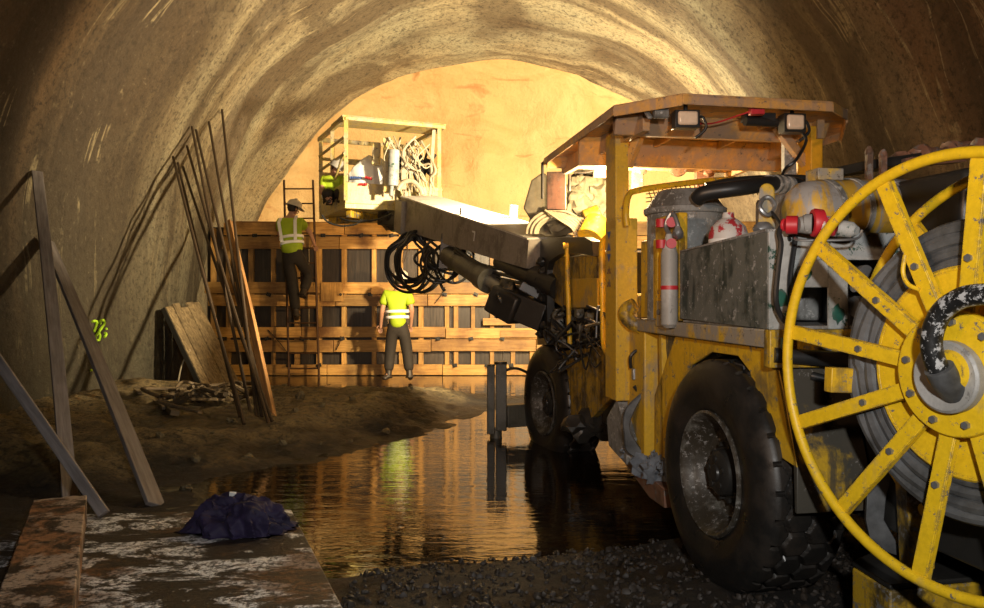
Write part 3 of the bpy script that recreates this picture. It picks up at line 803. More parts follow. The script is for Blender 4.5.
for (t, z) in ((.18,1.64),(.35,1.44),(.06,1.52)): R_('paint_patch', MB().blob(G(-.515, t, z), (.032,.004,.045), 2, .6, 2.5, (0,0,.16), t*9), 'green_patch', 0, gb)
vv = MB(); vv.tube([G(-.42,.45,1.66),G(-.5,.5,1.62),G(-.5,.62,1.56),G(-.45,.7,1.5)], .028, 12); vv.cyl(G(-.52,.45,1.48),G(-.30,.75,1.44),.035); vv.cyl(G(-.53,.42,1.48),G(-.53,.50,1.48),.05,seg=8)
vv.tube([G(-.50,.50,1.48),G(-.52,.58,1.42),G(-.45,.66,1.36)], .04, 12); vv.cyl(G(-.55,.47,1.64),G(-.52,.47,1.64),.035); vv.cyl(G(-.5,.44,1.57),G(-.4,.64,1.57),.022)
R_('pipe_fittings', vv, 'steel', 0, gb)
vv = MB(); vv.tube(smooth_path([G(-.5,.14,1.86),G(-.53,.12,1.78),G(-.54,.09,1.6),G(-.54,.10,1.45),G(-.5,.15,1.34)]), .012, 8); R_('cable', vv, 'black_rubber', 0, gb)
# hoses under the deck towards the reel
hs = MB()
hs.tube([G(-.56,-.0,1.26),G(-.62,.3,1.24),G(-.6,.7,1.2)], .035, 12); hs.tube(smooth_path([G(-.54,.2,1.16),G(-.7,.4,1.12),G(-.75,.7,1.2)]), .02, 10)
hs.tube(smooth_path([G(-.6,.7,1.5),G(-.75,.75,1.35),G(-.6,.8,1.2)]), .03, 10)
R_('hydraulic_hose', hs, 'black_rubber', 0)
# yellow intake cabinet with fluted panel
cb = mb(.56,1.22,.0,.05,1.38,1.90); mb(.56,.95,.0,.06,1.38,2.03,cb); R_('intake_cabinet', cb, 'yellow', .01)
fl = MB()
for k in range(4): mb(.57+.09*k,.61+.09*k,-.025,.0,1.40,1.88,fl)
R_('panel_flutes', fl, 'yellow', .003)
R_('bracket_plate', mb(.56,.86,-.03,-.005,1.34,1.50), 'tank_yellow', .003)
for k in range(2):
    p = G(.66+.13*k, -.03, 1.43); MB().cyl(p, p-TF*.015, .017, seg=8).build('bolt', M['steel'], rig)
# grey expansion tank with conical lid
tc = Vector((1.27,5.27,0))
R_('filter_tank', MB().lathe([(0,1.3),(.245,1.3),(.245,2.06),(.262,2.065),(.268,2.08),(.268,2.10),(.25,2.11),(.175,2.215),(.16,2.222),(0,2.225)], tc, UP, 40), 'grey', 0)
el = MB().tube(smooth_path([G(1.28,-.02,1.47),G(1.32,-.07,1.43),G(1.3,-.05,1.36),G(1.25,.05,1.3)]), .05, 14); R_('elbow_pipe', el, 'yellow_dirty', 0)
# upright cylinder with red straps
e = MB().tube([G(.58,-.05,1.34),G(.58,-.05,1.36),G(.58,-.05,1.78),G(.58,-.05,1.84),G(.58,-.05,1.90)], [.03,.05,.05,.035,.02], 16); fe = R_('fire_extinguisher', e, 'bottle_grey', 0)
for z in (1.58,): R_('strap', MB().cyl(G(.58,-.05,z-.012),G(.58,-.05,z+.012),.053), 'red', 0, fe)
for z in (1.84,1.965): R_('strap', MB().cyl(G(.60,-.04,z),G(.52,-.06,z),.03).cyl(G(.60,-.09,z-.025),G(.60,-.09,z+.025),.035), 'red', 0, fe)
R_('valve', MB().tube(smooth_path([G(.58,-.05,1.9),G(.56,-.08,1.95),G(.54,-.05,2.02),G(.50,-.03,1.95),G(.5,-.03,1.88)]), .014, 8).blob(G(.55,-.04,1.97),(.03,.03,.035),2,.4,3).blob(G(.5,-.03,1.90),(.03,.03,.04),2,.4,3), 'steel', 0, fe)
# white and red bottle behind the box
e = MB().lathe([(0,0),(.105,0),(.108,.02),(.108,.36),(.095,.40),(.06,.435),(.035,.45),(.03,.48),(0,.48)], G(.28,.18,1.52), UP, 28); bt = R_('pressure_bottle', e, 'redwhite', 0)
R_('bottle_label', MB().lathe([(.1095,.24),(.1095,.33)], G(.28,.18,1.52), UP, 28).add([],[]), 'white', 0, bt)
R_('housing_block', mb(-.05,.45,.42,.9,1.4,2.10), 'grey', .03)
R_('housing_stripe', mb(-.055,-.04,.45,.52,1.8,2.12), 'yellow', .003)
# lifting lug with shackle
lg = MB(); pr = []
for k in range(9):
    a = PI*k/8; pr.append(P(767,205,3.95)+Vector((.038*math.cos(a),0,.07+.038*math.sin(a))))
pr += [P(767,205,3.95)+Vector((-.045,0,-.14)), P(767,205,3.95)+Vector((.045,0,-.14))]
lg.prism(pr, (.01,.03,0)); R_('lifting_lug', lg, 'tank_yellow', .006)
R_('shackle', MB().tube(smooth_path([P(763,199,3.93),P(760,208,3.9),P(768,215,3.9),P(775,207,3.93),P(770,198,3.93)],8,True), .011, 8).blob(P(763,228,3.9),(.05,.03,.03),2,.3,3), 'steel', 0)
R_('chain', MB().tube([P(772,212,3.9),P(782,225,3.8),P(790,240,3.7)], .008, 6), 'black_rubber', 0)
# thick black suction hose on top
h = MB().tube(smooth_path([P(697,199,4.9),P(706,193,4.85),P(740,188,4.8),P(768,184,4.9),P(792,184,5.0),P(806,190,5.0)]), .048, 16)
hp = R_('suction_hose', h, 'black_rubber', 0)
h = MB()
for (x, y) in ((770,184),(776,184),(782,184.5),(788,185.5)): h.cyl(P(x-1.5,y,4.92), P(x+1.5,y,4.94), .057)
R_('hose_clamp', h, 'grey', 0, hp)
h = MB(); h.tube(smooth_path([P(706,187,5.2),P(740,181,5.2),P(790,179,5.2),P(830,181,5.2)]), .03, 10); R_('hydraulic_hose', h, 'black_rubber', 0)
# horizontal air tank with bands
ta, tb = P(800,212,4.0), P(930,207,4.35); ad = (tb-ta).normalized(); L = (tb-ta).length
at = R_('air_tank', MB().lathe([(0,-.06),(.07,-.05),(.12,-.02),(.15,.03),(.155,.08),(.155,L),(.13,L+.05),(0,L+.08)], ta, ad, 40), 'tank', 0)
for k in (.12,.30,.55): R_('tank_strap', MB().lathe([(.158,k),(.165,k),(.165,k+.035),(.158,k+.035)], ta, ad, 40), 'grey', 0, at)
R_('tank_bracket', MB().box(ta+ad*.16+UP*.18, (.14,.12,.06), (0,0,.16)), 'tank_yellow', .005, at)
# rear engine bits above the tank
hd = MB().beam(P(835,172,4.6), P(984,150,4.9), .5, .05); R_('hood_plate', hd, 'dark_steel', .004)
for (x, y0, y1) in ((869,152,182),(883,155,182)): R_('bracket_post', MB().beam(P(x,y1,4.2), P(x,y0,4.2), .03, .03).blob(P(x,y0,4.2),(.02,.02,.03),2,.3,3), 'brown_plate', 0)
mm = MB()
for k in range(10): mm.blob(P(900+10*k, 158-1.5*k+3*math.sin(k*2), 4.5), (.06,.05,.03), 2, .6, 3, (k,0,k), k)
mm.beam(P(905,163,4.4), P(960,158,4.5), .08,.05); R_('engine_fittings', mm, 'brown_plate', 0)
R_('rear_housing', MB().beam(P(925,205,3.9), P(1120,225,4.1), .5, .30), 'dark_steel', .03)
# plug and socket lying on the box
a, c = P(786,225,3.62), P(798,225,3.6)
pl = MB().cyl(a, c, .042).cyl(P(783,225,3.63), a, .03); pl = R_('socket_plug', pl, 'red', .003)
h = MB().tube([c, P(803,225,3.6), P(806,224,3.59), P(812,224,3.58)], [.035,.04,.045,.045], 18); R_('plug_sleeve', h, 'grey', 0, pl)
h = MB().lathe([(.045,0),(.06,.004),(.065,.015),(.06,.05),(.05,.055)], P(811,223,3.58), (1,-.08,0), 28); R_('plug_collar', h, 'red', 0, pl)
h = MB().cyl(P(822,225,3.56), P(838,228,3.52), .045, .04); R_('socket_body', h, 'redwhite', .003, pl)
h = MB().tube([P(838,228,3.52),P(852,230,3.5),P(857,231,3.48)], [.038,.035,.02], 16); R_('socket_end', h, 'grey_light', 0, pl)
h = MB().tube(smooth_path([P(795,238,3.55),P(800,240,3.5),P(840,240,3.45),P(858,238,3.45),P(862,230,3.45)]), .006, 6); R_('retaining_wire', h, 'steel', 0, pl)
h = MB().tube(smooth_path([P(783,224,3.63),P(779,232,3.62),P(781,245,3.60),P(778,270,3.6),P(776,300,3.6),P(782,318,3.62),P(790,325,3.6)]), .012, 8); R_('plug_lead', h, 'black_rubber', 0, pl)

# cab post and lower column
pst = R_('canopy_post', mb(1.45,1.70,-.10,.06,.79,2.08,mb(1.46,1.69,-.10,.0,2.0,2.70)), 'post_yellow', .008)
mk = MB()
for k, y in enumerate((236,247,258)): 
    c = G(1.60,-.103,CH+(HY-y)/F*5.8); dz = .028; sg = 1 if k % 2 else -1
    mk.prism([c+SF*.04-UP*dz*sg, c-SF*.04-UP*dz*sg, c+UP*dz*sg], -TF*.002)
R_('post_marking', mk, 'blue', 0, pst)
mk = MB()
for k, y in enumerate((270,283)):
    c = G(1.60,-.103,CH+(HY-y)/F*5.8); dz = .028
    mk.prism([c+SF*.045-UP*dz, c+SF*.015-UP*dz, c+UP*dz*.4], -TF*.002); mk.prism([c-SF*.045-UP*dz, c-SF*.015-UP*dz, c+UP*dz], -TF*.0022); mk.prism([c+SF*.03-UP*.005, c-SF*.03-UP*.005, c-SF*.03+UP*.005, c+SF*.03+UP*.005], -TF*.0024)
R_('post_lettering', mk, 'brown_plate', 0, pst)
R_('lower_column', mb(1.15,1.5,.0,.4,.38,1.3), 'post_yellow', .01)
R_('column_foot', side([(1.8,.62),(1.75,.42),(1.35,.36),(1.3,.55),(1.55,.80)], -.06,.02), 'grey', .01)
R_('middle_frame', mb(1.2,2.6,.15,1.6,.45,.85), 'dark_steel', .02)
R_('cab_wall', mb(1.3,2.4,.35,1.6,.85,1.55), 'yellow_dirty', .02)
vl = MB(); vl.box(P(637,374,5.55), (.07,.05,.08)).cyl(P(637,380,5.55),P(637,387,5.55),.02); vl = R_('control_valve', vl, 'steel', .006)
h = MB(); h.tube(smooth_path([P(634,386,5.5),P(640,392,5.5),P(648,384,5.5),P(648,360,5.5),P(640,350,5.5),P(631,356,5.5),P(631,368,5.52)]), .012, 8); R_('control_hose', h, 'black_rubber', 0, vl)
h = MB()
for k in range(7):
    o_ = k*2.2
    h.tube(smooth_path([P(655-o_*.4,385+o_*.3,5.45),P(640-o_,397+o_,5.42),P(628-o_*.6+k,425+o_,5.42),P(636-o_*.5,445+o_*.5,5.42),P(650,462,5.4)]), .014, 7)
R_('hose_bundle', h, 'cable', 0)

# right rear canopy post
R_('canopy_post', MB().box((2.22,5.6,2.0), (.09,.2,1.40), (0,0,.16)), 'canopy_post', .008)
R_('canopy_post_web', MB().box((2.10,5.66,2.0), (.09,.05,1.45), (0,0,.16)), 'grey', .004)

# canopy
ring = [(.46,7.1),(.78,5.12),(1.15,4.82),(2.14,5.02),(2.33,5.25),(2.58,5.92),(2.30,7.42)]
ZC = 2.725
cp = MB().prism([(x,y,ZC+.012) for x,y in ring], (0,0,.016))
cp = R_('canopy', cp, 'canopy', .004)
n = len(ring)
for i in range(n):
    a, c = Vector((*ring[i],ZC)), Vector((*ring[(i+1)%n],ZC))
    lip = MB().beam(a-UP*.012, c-UP*.012, .010, (.05,.07,.055,.06,.09,.06,.04)[i]); R_('canopy_lip', lip, 'canopy', .003, cp)
def cpt(s, t): return G(s, t, 0)
rib = []
def lerp2(a, c, k): return (a[0]+(c[0]-a[0])*k, a[1]+(c[1]-a[1])*k)
fl_, fr_, rl_, rr_ = ring[0], ring[6], (.86,5.2), (2.36,5.5)
for k0 in (.10,.93):
    a, c = lerp2(rl_, rr_, k0), lerp2(fl_, fr_, k0)
    R_('canopy_rib', MB().beam((a[0],a[1],ZC-.05), (c[0],c[1],ZC-.05), .05, .13), 'canopy', .004, cp)
for k1, hh in ((.10,.11),(.50,.19),(.95,.07)):
    a, c = lerp2(rl_, fl_, k1), lerp2(rr_, fr_, k1)
    R_('canopy_rib', MB().hexa([Vector((a[0],a[1]-.02,ZC-hh)),Vector((c[0],c[1]-.02,ZC-hh)),Vector((c[0],c[1]+.03,ZC-hh)),Vector((a[0],a[1]+.03,ZC-hh)),Vector((a[0],a[1]-.12,ZC+.01)),Vector((c[0],c[1]-.12,ZC+.01)),Vector((c[0],c[1]+.06,ZC+.01)),Vector((a[0],a[1]+.06,ZC+.01))]), 'canopy', .004, cp)
for k0 in (.35,.66):
    a, c = lerp2(rl_, rr_, k0), lerp2(lerp2(rl_, fl_, .52), lerp2(rr_, fr_, .52), k0)
    R_('canopy_rib', MB().beam((a[0],a[1],ZC-.02), (c[0],c[1],ZC-.02), .03, .06), 'canopy', .003, cp)
R_('canopy_brace', MB().beam(G(1.5,.0,2.45), (1.05,5.6,2.70), .06,.06), 'canopy', .004, cp); R_('canopy_brace', MB().beam((2.2,5.6,2.45), (1.95,5.5,2.7), .05,.06), 'canopy', .004, cp)
def lamp(px, py, Y, w=.12, h=.09, yaw=0, up=.12, mat='lamp_glass'):
    c = P(px, py, Y)
    lm = MB().box(c+Vector((0,.05,0)), (w+.02,.09,h+.02), (0,0,yaw)); lm.cyl(c+Vector((0,.05,h/2)), c+Vector((0,.05,h/2+up)), .012, seg=8)
    lm = R_('work_lamp', lm, 'dark_steel', .015, cp)
    g = MB().box(c+Vector((0,0,0)), (w,.03,h), (0,0,yaw)); R_('lamp_glass', g, mat, .014, None).parent = cp
    return lm
def lamp2(px, py, Y, w=.12, h=.09, yaw=0, up=.12):
    c = P(px, py, Y); 
    lm = MB().box(c+Vector((0,.06,0)), (w+.02,.09,h+.02), (0,0,yaw)); lm.cyl(c+Vector((0,.06,h/2)), c+Vector((0,.06,h/2+up)), .012, seg=8)
    lm.box(c, (w,.04,h), (0,0,yaw)); lm.tube(smooth_path([c+Vector((-w*.6,.04,0)), c+Vector((-w*1.3,.05,.02)), c+Vector((-w*1.8,.08,.05))]), .014, 8)
    return lm
for (px, py, Y, w, h, yaw) in ((688,118,4.93,.125,.085,.05),(795.5,122,5.15,.115,.095,.1)):
    c = P(px, py, Y)
    lm = MB().box(c+Vector((0,.06,0)), (w+.03,.09,h+.025), (0,0,yaw)).cyl(c+Vector((0,.06,h/2)), c+Vector((0,.06,h/2+.06)), .014, seg=8)
    lm.tube(smooth_path([c+Vector((w*.5,.09,0)), c+Vector((w*.9,.1,.03)), c+Vector((w*1.1,.1,-.04)), c+Vector((w*.6,.12,-.10))]), .01, 6)
    R_('work_lamp', lm, 'dark_steel', .014, cp)
    o = MB().box(c, (w,.03,h), (0,0,yaw)); o = lab(R_('lamp_lens', o, 'lamp_glass', .014, cp), 'pale peach lamp glass')
c = P(660,113,5.0); R_('lamp_bracket', MB().cyl(c+Vector((-.04,0,0)), c+Vector((.05,.0,0)), .035).beam(c+Vector((-.06,0,-.03)), c+Vector((-.10,.1,.08)), .03,.02), 'grey', .004, cp)
c = P(756.5,109,5.0); R_('warning_lamp', MB().box(c, (.085,.06,.075)).tube(smooth_path([c, c+Vector((-.1,.05,-.03)), c+Vector((-.25,.2,-.05)), c+Vector((-.45,.3,.0))]), .006, 6), 'red', .008, cp)
c = P(745,121,5.1); R_('lamp_bracket', MB().cyl(c, c+Vector((.22,.05,0)), .03).box(c+Vector((.1,.05,.03)), (.2,.08,.05)), 'dark_steel', 0, cp)
h = MB().tube(smooth_path([P(803,133,5.2),P(806,142,5.2),P(796,160,5.1),P(786,168,5.1),P(780,180,5.0)]), .010, 6); R_('lamp_lead', h, 'black_rubber', 0, cp)
# things hanging at the front edge
def mirror(px0, px1, py0, py1, Y):
    a, c = P(px0,py0,Y), P(px1,py1,Y); ctr = (a+c)/2; w_ = c.x-a.x; h_ = a.z-c.z
    o = R_('hanging_plate', MB().box(ctr, (w_, .05, h_), (0,0,-.15)), 'brown_plate', .006, cp)
    f = MB().tube([Vector((a.x-.04,Y,c.z+.1)), Vector((a.x-.04,Y,a.z+.08)), Vector((a.x+.01,Y,a.z+.12)), Vector((c.x-.01,Y,a.z+.12)), Vector((c.x+.03,Y,a.z+.08)), Vector((c.x+.03,Y,ctr.z))], .013, 8); R_('hanging_frame', f, 'dark_steel', 0, cp)
mirror(547,566,172,210,7.1)
for (px, py, w, h) in ((637,180,.10,.20),(704,180,.16,.14),(600,172,.13,.10)):
    c = P(px,py,7.2); R_('hanging_box', MB().box(c, (w,.08,h)).cyl(c, c+UP*(.5*h+.1), .01, seg=6).blob(c+Vector((.03,-.03,h*.4)),(.05,.04,.04),2,.4,3), 'brown_plate', .02, cp)
c = P(678,168,7.2); R_('front_lamp', MB().lathe([(0,-.05),(.075,-.04),(.08,0),(.06,.07),(.02,.1),(0,.1)], c, (.1,.99,0), 24).cyl(c, c+UP*.16, .01, seg=6), 'brown_plate', 0, cp)
h = MB().tube(smooth_path([P(566,160,7.1),P(575,172,7.1),P(592,171,7.1),P(600,163,7.1)]), .006, 6); R_('lamp_lead', h, 'black_rubber', 0, cp)

# guard rail with mesh
rail = smooth_path([P(627,226,5.5),P(626,212,5.5),P(629,195,5.55),P(640,190,5.6),P(680,184,5.75),P(720,180,5.9),P(760,180,6.0),P(800,180,6.1)])
gr = R_('guard_rail', MB().tube(rail, .022, 10), 'yellow', 0)
ms = MB()
for k in range(26):
    x = 648+4.6*k; yt = 189-(x-648)*.09 if x < 720 else 182.5; ms.tube([P(x,yt,5.7), P(x+4,yt+12,5.9)], .004, 5, cap=False)
for dy in (4,8,12): ms.tube([P(646,190+dy,5.75),P(720,183+dy*.8,5.9),P(768,182+dy*.8,6.0)], .004, 5, cap=False)
R_('rail_mesh', ms, 'dark_steel', 0, gr)

# front body
fb = R_('front_body', mb(2.6,4.4,.14,1.5,1.1,1.92), 'dark_steel', .02)
gd = MB()
sidepx([(537,345),(536,250),(541,240),(550,237),(584,237),(591,241),(593,256),(584,254),(560,254),(549,262),(547,270),(547,345)], -.02, .06, gd)
R_('guard_plate', gd, 'dark_steel', .004)
R_('guard_front', mb(4.42,4.48,.06,1.3,.9,2.05), 'dark_steel', .006)
R_('upper_panel', sidepx([(550,258),(598,256),(598,308),(566,310),(552,300)], .04, .11), 'yellow_dirty', .004)
lab(R_('panel_plate', sidepx([(567,279),(597,278),(597,307),(567,308)], .025, .045), 'post_yellow', .003), 'brighter yellow lower plate of the front body')
R_('side_sill', sidepx([(556,352),(608,345),(611,398),(580,430),(562,425)], .10, .16), 'yellow_dirty', .004)
R_('front_chassis', mb(2.3,4.3,.3,1.4,.35,1.1), 'yellow_dirty', .03)
R_('front_axle', MB().cyl(P(547,403,8.35)+TF*.2, P(547,403,8.35)+TF*1.6, .12), 'dark_steel', 0)
h1 = R_('grab_rail', MB().tube([P(567,247,7.25),P(568,290,7.2),P(570,345,7.15)], .022, 10).cyl(P(563,246,7.25),P(571,246,7.25),.03), 'yellow', 0)
h1 = R_('grab_rail', MB().tube(smooth_path([P(609,236,6.1),P(603,243,6.15),P(602,260,6.2),P(603,300,6.2),P(604,340,6.2),P(607,352,6.1),P(614,362,6.0)]), .026, 10), 'yellow', 0)
# machinery and hoses in the gap between front panel and post
b = MB(); random.seed(21)
for k in range(26):
    x0, y0 = random.uniform(548,606), random.uniform(308,360); Y0 = 4.21+.987*SP(x0,y0)[0]+.0
    pts = [P(x0,y0,Y0)]
    for j in range(3): pts.append(P(min(612,max(545,x0+random.uniform(-22,22))), min(385,max(306,y0+random.uniform(-14,28))), Y0+random.uniform(-.2,.2)))
    b.tube(smooth_path(pts, 5), random.choice((.007,.010,.013)), 7)
R_('hose_tangle', b, 'black_rubber', 0)
for k in range(8):
    x0, y0 = random.uniform(556,600), random.uniform(312,348)
    c = P(x0, y0, 4.21+.987*SP(x0,y0)[0]+.12)
    R_('valve_block', MB().box(c, (random.uniform(.06,.11),.08,random.uniform(.06,.12)), (random.uniform(-.2,.2),0,.2)).cyl(c, c+Vector((-.02,-.09,0)), .02, seg=8), 'stab', .006)
lab(R_('valve_cover', MB().box(P(558,322,7.75), (.13,.1,.20), (0,.1,0)), 'stab', .02), 'grey valve cover among the hoses')
b = MB()
for k in range(9):
    b.blob(P(541+1.2*math.sin(k*2), 262+9*k, 8.2), (.05,.05,.045), 2, .5, 3, None, k)
R_('hose_fittings', b, 'dark_steel', 0)
b = MB()
for k in range(10): b.blob(P(575+7*k, 425+3*math.sin(k*2), 7.0), (.12,.12,.09), 2, .5, 3, (k,k,0), k*2.2)
R_('undercarriage', b, 'dark_steel', 0)

# stabiliser
sb = MB(); bx = P(496,405,8.65)
sb.box(bx+Vector((-.055,0,.06)), (.085,.14,.74)).box(bx+Vector((.055,0,.09)), (.12,.15,.72)); 
sb = R_('stabiliser_leg', sb, 'stab', .01)
R_('stabiliser_arm', MB().beam(bx+Vector((.1,0,-.12)), P(560,412,8.9), .14, .24), 'stab', .01, sb)
R_('stabiliser_foot', MB().lathe([(0,-.52),(.17,-.52),(.18,-.49),(.10,-.46),(.07,-.40),(.06,-.25),(0,-.25)], bx, UP, 24), 'stab', 0, sb)
R_('stabiliser_cap', MB().cyl(bx+Vector((.05,0,.44)), bx+Vector((.05,0,.47)), .07).cyl(bx+Vector((-.05,0,.42)), bx+Vector((-.05,0,.44)), .04), 'dark_steel', 0, sb)
R_('stabiliser_hose', MB().tube(smooth_path([bx+Vector((.1,-.05,.38)), bx+Vector((.22,-.05,.40)), bx+Vector((.36,0,.33)), bx+Vector((.5,.1,.15))]), .015, 8), 'black_rubber', 0, sb)

# boom
b0, b1 = P(533,252,8.6), P(411,214,12.3)
d = (b1-b0).normalized(); bxn = d.cross(UP).normalized(); bu = bxn.cross(d)
if bxn.x > 0: pass
w0 = .50
def bp(k, xo, uo): return b0.lerp(b1, k)+bxn*(xo+.08)+bu*(uo+(.05*(xo+.3)/.6 if uo > 0 else 0))
be = MB()
prof = [(-.05,.15,.15),(.12,.17,.17),(.5,.20,.20),(.9,.23,.24),(1.0,.22,.24)]       # k, half-height below / above
for (ka, la, ua), (kb, lb_, ub) in zip(prof[:-1], prof[1:]):
    be.hexa([bp(ka,-w0/2,-la),bp(ka,w0/2,-la),bp(kb,w0/2,-lb_),bp(kb,-w0/2,-lb_),bp(ka,-w0/2,ua),bp(ka,w0/2,ua),bp(kb,w0/2,ub),bp(kb,-w0/2,ub)])
boom = R_('boom', be, 'boom', 0)
tp = MB()
for (ka, la, ua), (kb, lb_, ub) in zip(prof[:-1], prof[1:]):
    tp.hexa([bp(ka,-w0/2-.02,ua),bp(ka,w0/2+.02,ua),bp(kb,w0/2+.02,ub),bp(kb,-w0/2-.02,ub),bp(ka,-w0/2-.02,ua+.02),bp(ka,w0/2+.02,ua+.02),bp(kb,w0/2+.02,ub+.02),bp(kb,-w0/2-.02,ub+.02)])
lab(R_('boom_top_plate', tp, 'boom_top_glare', 0, boom), 'top plate of the boom, lamp glare painted on as cream')
R_('boom_lug', MB().beam(bp(.42,-w0/2+.03,.18), bp(.42,-w0/2+.03,.30), .05,.05), 'boom', .004, boom); R_('boom_lug', MB().cyl(bp(.30,w0/2,.2), bp(.30,w0/2,.36), .05), 'boom_top_glare', .004, boom)
sd_ = -1 if (bp(.5,1,0)-Vector((0,0,CH))).length > (bp(.5,-1,0)-Vector((0,0,CH))).length else 1
mk = MB(); cc = bp(.30, sd_*(w0/2+.003), .02)
mk.prism([cc-d*.04+bu*.05, cc+d*.05+bu*.05, cc+d*.05+bu*.03, cc-d*.015+bu*.03, cc-d*.0-bu*.07, cc-d*.03-bu*.07, cc-d*.045+bu*.03], bxn*sd_*.002); R_('boom_marking', mk, 'white', 0, boom)
hd_ = MB(); hd_.hexa([bp(.94,-.32,-.30),bp(.94,.25,-.30),bp(1.02,.25,-.28),bp(1.02,-.32,-.28),bp(.94,-.32,.20),bp(.94,.25,.20),bp(1.02,.25,.2),bp(1.02,-.32,.2)])
R_('boom_head', hd_, 'boom', .01, boom)
bl = MB(); bl.hexa([bp(.78,-.2,-.30),bp(.78,.1,-.30),bp(.99,.1,-.42),bp(.99,-.2,-.42),bp(.78,-.1,-.22),bp(.80,.1,-.26),bp(.96,.1,-.24),bp(.96,-.1,-.24)]); R_('boom_bracket', bl, 'dark_steel', .01, boom)
# lift cylinder
c0, c1 = P(449,256,10.6), P(515,297,8.6)
lc = R_('lift_cylinder', MB().cyl(c0, c0.lerp(c1,.62), .13, seg=24).cyl(c0.lerp(c1,.55), c0.lerp(c1,.66), .15, seg=24), 'stab', .004)
R_('cylinder_rod', MB().cyl(c0.lerp(c1,.6), c1, .075, seg=20), 'steel', 0, lc)
R_('cylinder_lug', MB().prism([c0+Vector((-.15,.0,-.18)), c0+Vector((.2,0,-.15)), c0+Vector((.25,0,.25)), c0+Vector((.05,0,.42)), c0+Vector((-.1,0,.3))], (0,.25,0)), 'dark_steel', .01, lc)
R_('second_cylinder', MB().cyl(P(500,262,9.2), P(545,282,8.2), .09, seg=20).cyl(P(535,277,8.4), P(560,288,8.0), .12, seg=20), 'dark_steel', 0)
R_('boom_pivot', MB().beam(P(505,300,8.5), P(548,318,8.3), .35,.28).blob(P(505,300,8.5),(.16,.2,.2),3,.4,2).beam(P(520,285,8.3), P(548,300,8.3), .1,.1), 'dark_steel', .01)
R_('pivot_block', MB().beam(P(494,297,8.5), P(520,312,8.3), .25,.30), 'dark_steel', .03)
# hoses under the boom
h = MB()
for k in range(5):
    y = 248+k*3; h.tube(smooth_path([P(455,y,10.2),P(480,y+16+2*k,9.6),P(505,y+22+k*2,9.0),P(535,y+32,8.4)]), .022, 8)
R_('boom_hoses', h, 'black_rubber', 0, boom)
# coiled hoses hanging from the boom
random.seed(5); h = MB()
for k in range(9):
    cx_, ax_ = 414+random.uniform(-6,6), random.uniform(13,25); top, bot = 233+random.uniform(-2,4), 280+random.uniform(-2,13)
    Yk = 11.6+random.uniform(-.15,.15); tl = random.uniform(-5,5)
    pts = []
    for j in range(16):
        a = 2*PI*j/16; pts.append(P(cx_+ax_*math.sin(a)*(.65 if math.cos(a) > .5 else 1)+tl*(1-math.cos(a))*.4, (top+bot)/2-(bot-top)/2*math.cos(a), Yk+.06*math.sin(a*2)))
    h.tube(smooth_path(pts, 3, True), .021, 7, closed=True)
for k in range(8):
    cx_ = 446+random.uniform(-9,9); ax_ = random.uniform(14,26); top, bot = 240+random.uniform(-2,10), 272+random.uniform(-3,12); Yk = 10.9+random.uniform(-.15,.15)
    pts = []
    for j in range(14):
        a = -PI*.78+2*PI*.78*j/13
        pts.append(P(cx_+ax_*math.sin(a+PI), (top+bot)/2-(bot-top)/2*math.cos(a+PI)*1.0, Yk+.05*math.cos(a*2)))
    h.tube(smooth_path(pts, 3), .019, 7)
h.tube(smooth_path([P(424,230,11.8),P(425,245,11.6),P(432,262,11.3),P(441,285,11.2),P(445,291,11.2)]), .022, 7)
lab(R_('hanging_hoses', h, 'black_rubber', 0), 'black hose loops hanging under the boom')

# work basket
BY = math.radians(24); BR = Vector((math.cos(BY), math.sin(BY), 0)); BF = Vector((-math.sin(BY), math.cos(BY), 0)); BO = Vector((-2.26,12.3,0))
def K(r, f, z): return BO+BR*r+BF*f+UP*z
def kb(r0,r1,f0,f1,z0,z1,b=None):
    b = b or MB(); return b.hexa([K(r0,f0,z0),K(r1,f0,z0),K(r1,f1,z0),K(r0,f1,z0),K(r0,f0,z1),K(r1,f0,z1),K(r1,f1,z1),K(r0,f1,z1)])
bk = R_('work_basket', kb(0,1.6,0,1.9,2.88,2.96), 'basket_y', .006)
for a in ((0,1.6,0,.02,2.96,3.28),(0,.02,0,1.9,2.96,3.28),(1.58,1.6,0,1.9,2.96,3.28),(0,1.6,1.88,1.9,2.96,3.28)): R_('kick_plate', kb(*a), 'basket_y', .004, bk)
for (r, f) in ((0.02,.02),(1.55,.02),(.02,.95),(0.02,1.85),(1.55,1.85)): R_('basket_post', MB().beam(K(r,f,3.0), K(r,f,4.28), .06,.06), 'basket_y', .004, bk)
for z in (3.72,3.98):
    R_('basket_rail', MB().tube([K(0,1.85,z),K(0,0,z)], .025, 8), 'basket_y', 0, bk)
    R_('basket_rail', MB().tube([K(0,1.85,z-.05),K(1.55,1.85,z-.05)], .03, 8), 'basket_y', 0, bk)
R_('basket_rail', MB().beam(K(.05,.9,3.75), K(.85,.9,3.75), .05,.09), 'basket_y', .004, bk)
R_('basket_rail', MB().tube([K(0,.95,3.25),K(0,.1,3.75)], .02, 8), 'basket_y', 0, bk)
R_('basket_roof', kb(-.05,1.65,-.03,.75,4.28,4.31), 'basket_y', .004, bk)
for a in (((0,0),(1.62,0)),((0,0),(0,1.9)),((1.62,0),(1.62,1.9)),((0,1.9),(1.62,1.9))): R_('roof_bar', MB().beam(K(*a[0],4.27), K(*a[1],4.27), .06,.07), 'basket_y', .004, bk)
R_('basket_arm', MB().beam(K(.75,.4,2.8), bp(1.02,0,-.1), .3,.25).blob(K(.9,.3,2.78),(.25,.3,.2),3,.4,2), 'dark_steel', .02, bk)
R_('under_frame', MB().beam(K(.1,.2,2.82), K(1.5,1.5,2.82), .1,.12).beam(K(.1,1.5,2.82), K(1.4,.2,2.82), .1,.12), 'yellow_dirty', .01, bk)
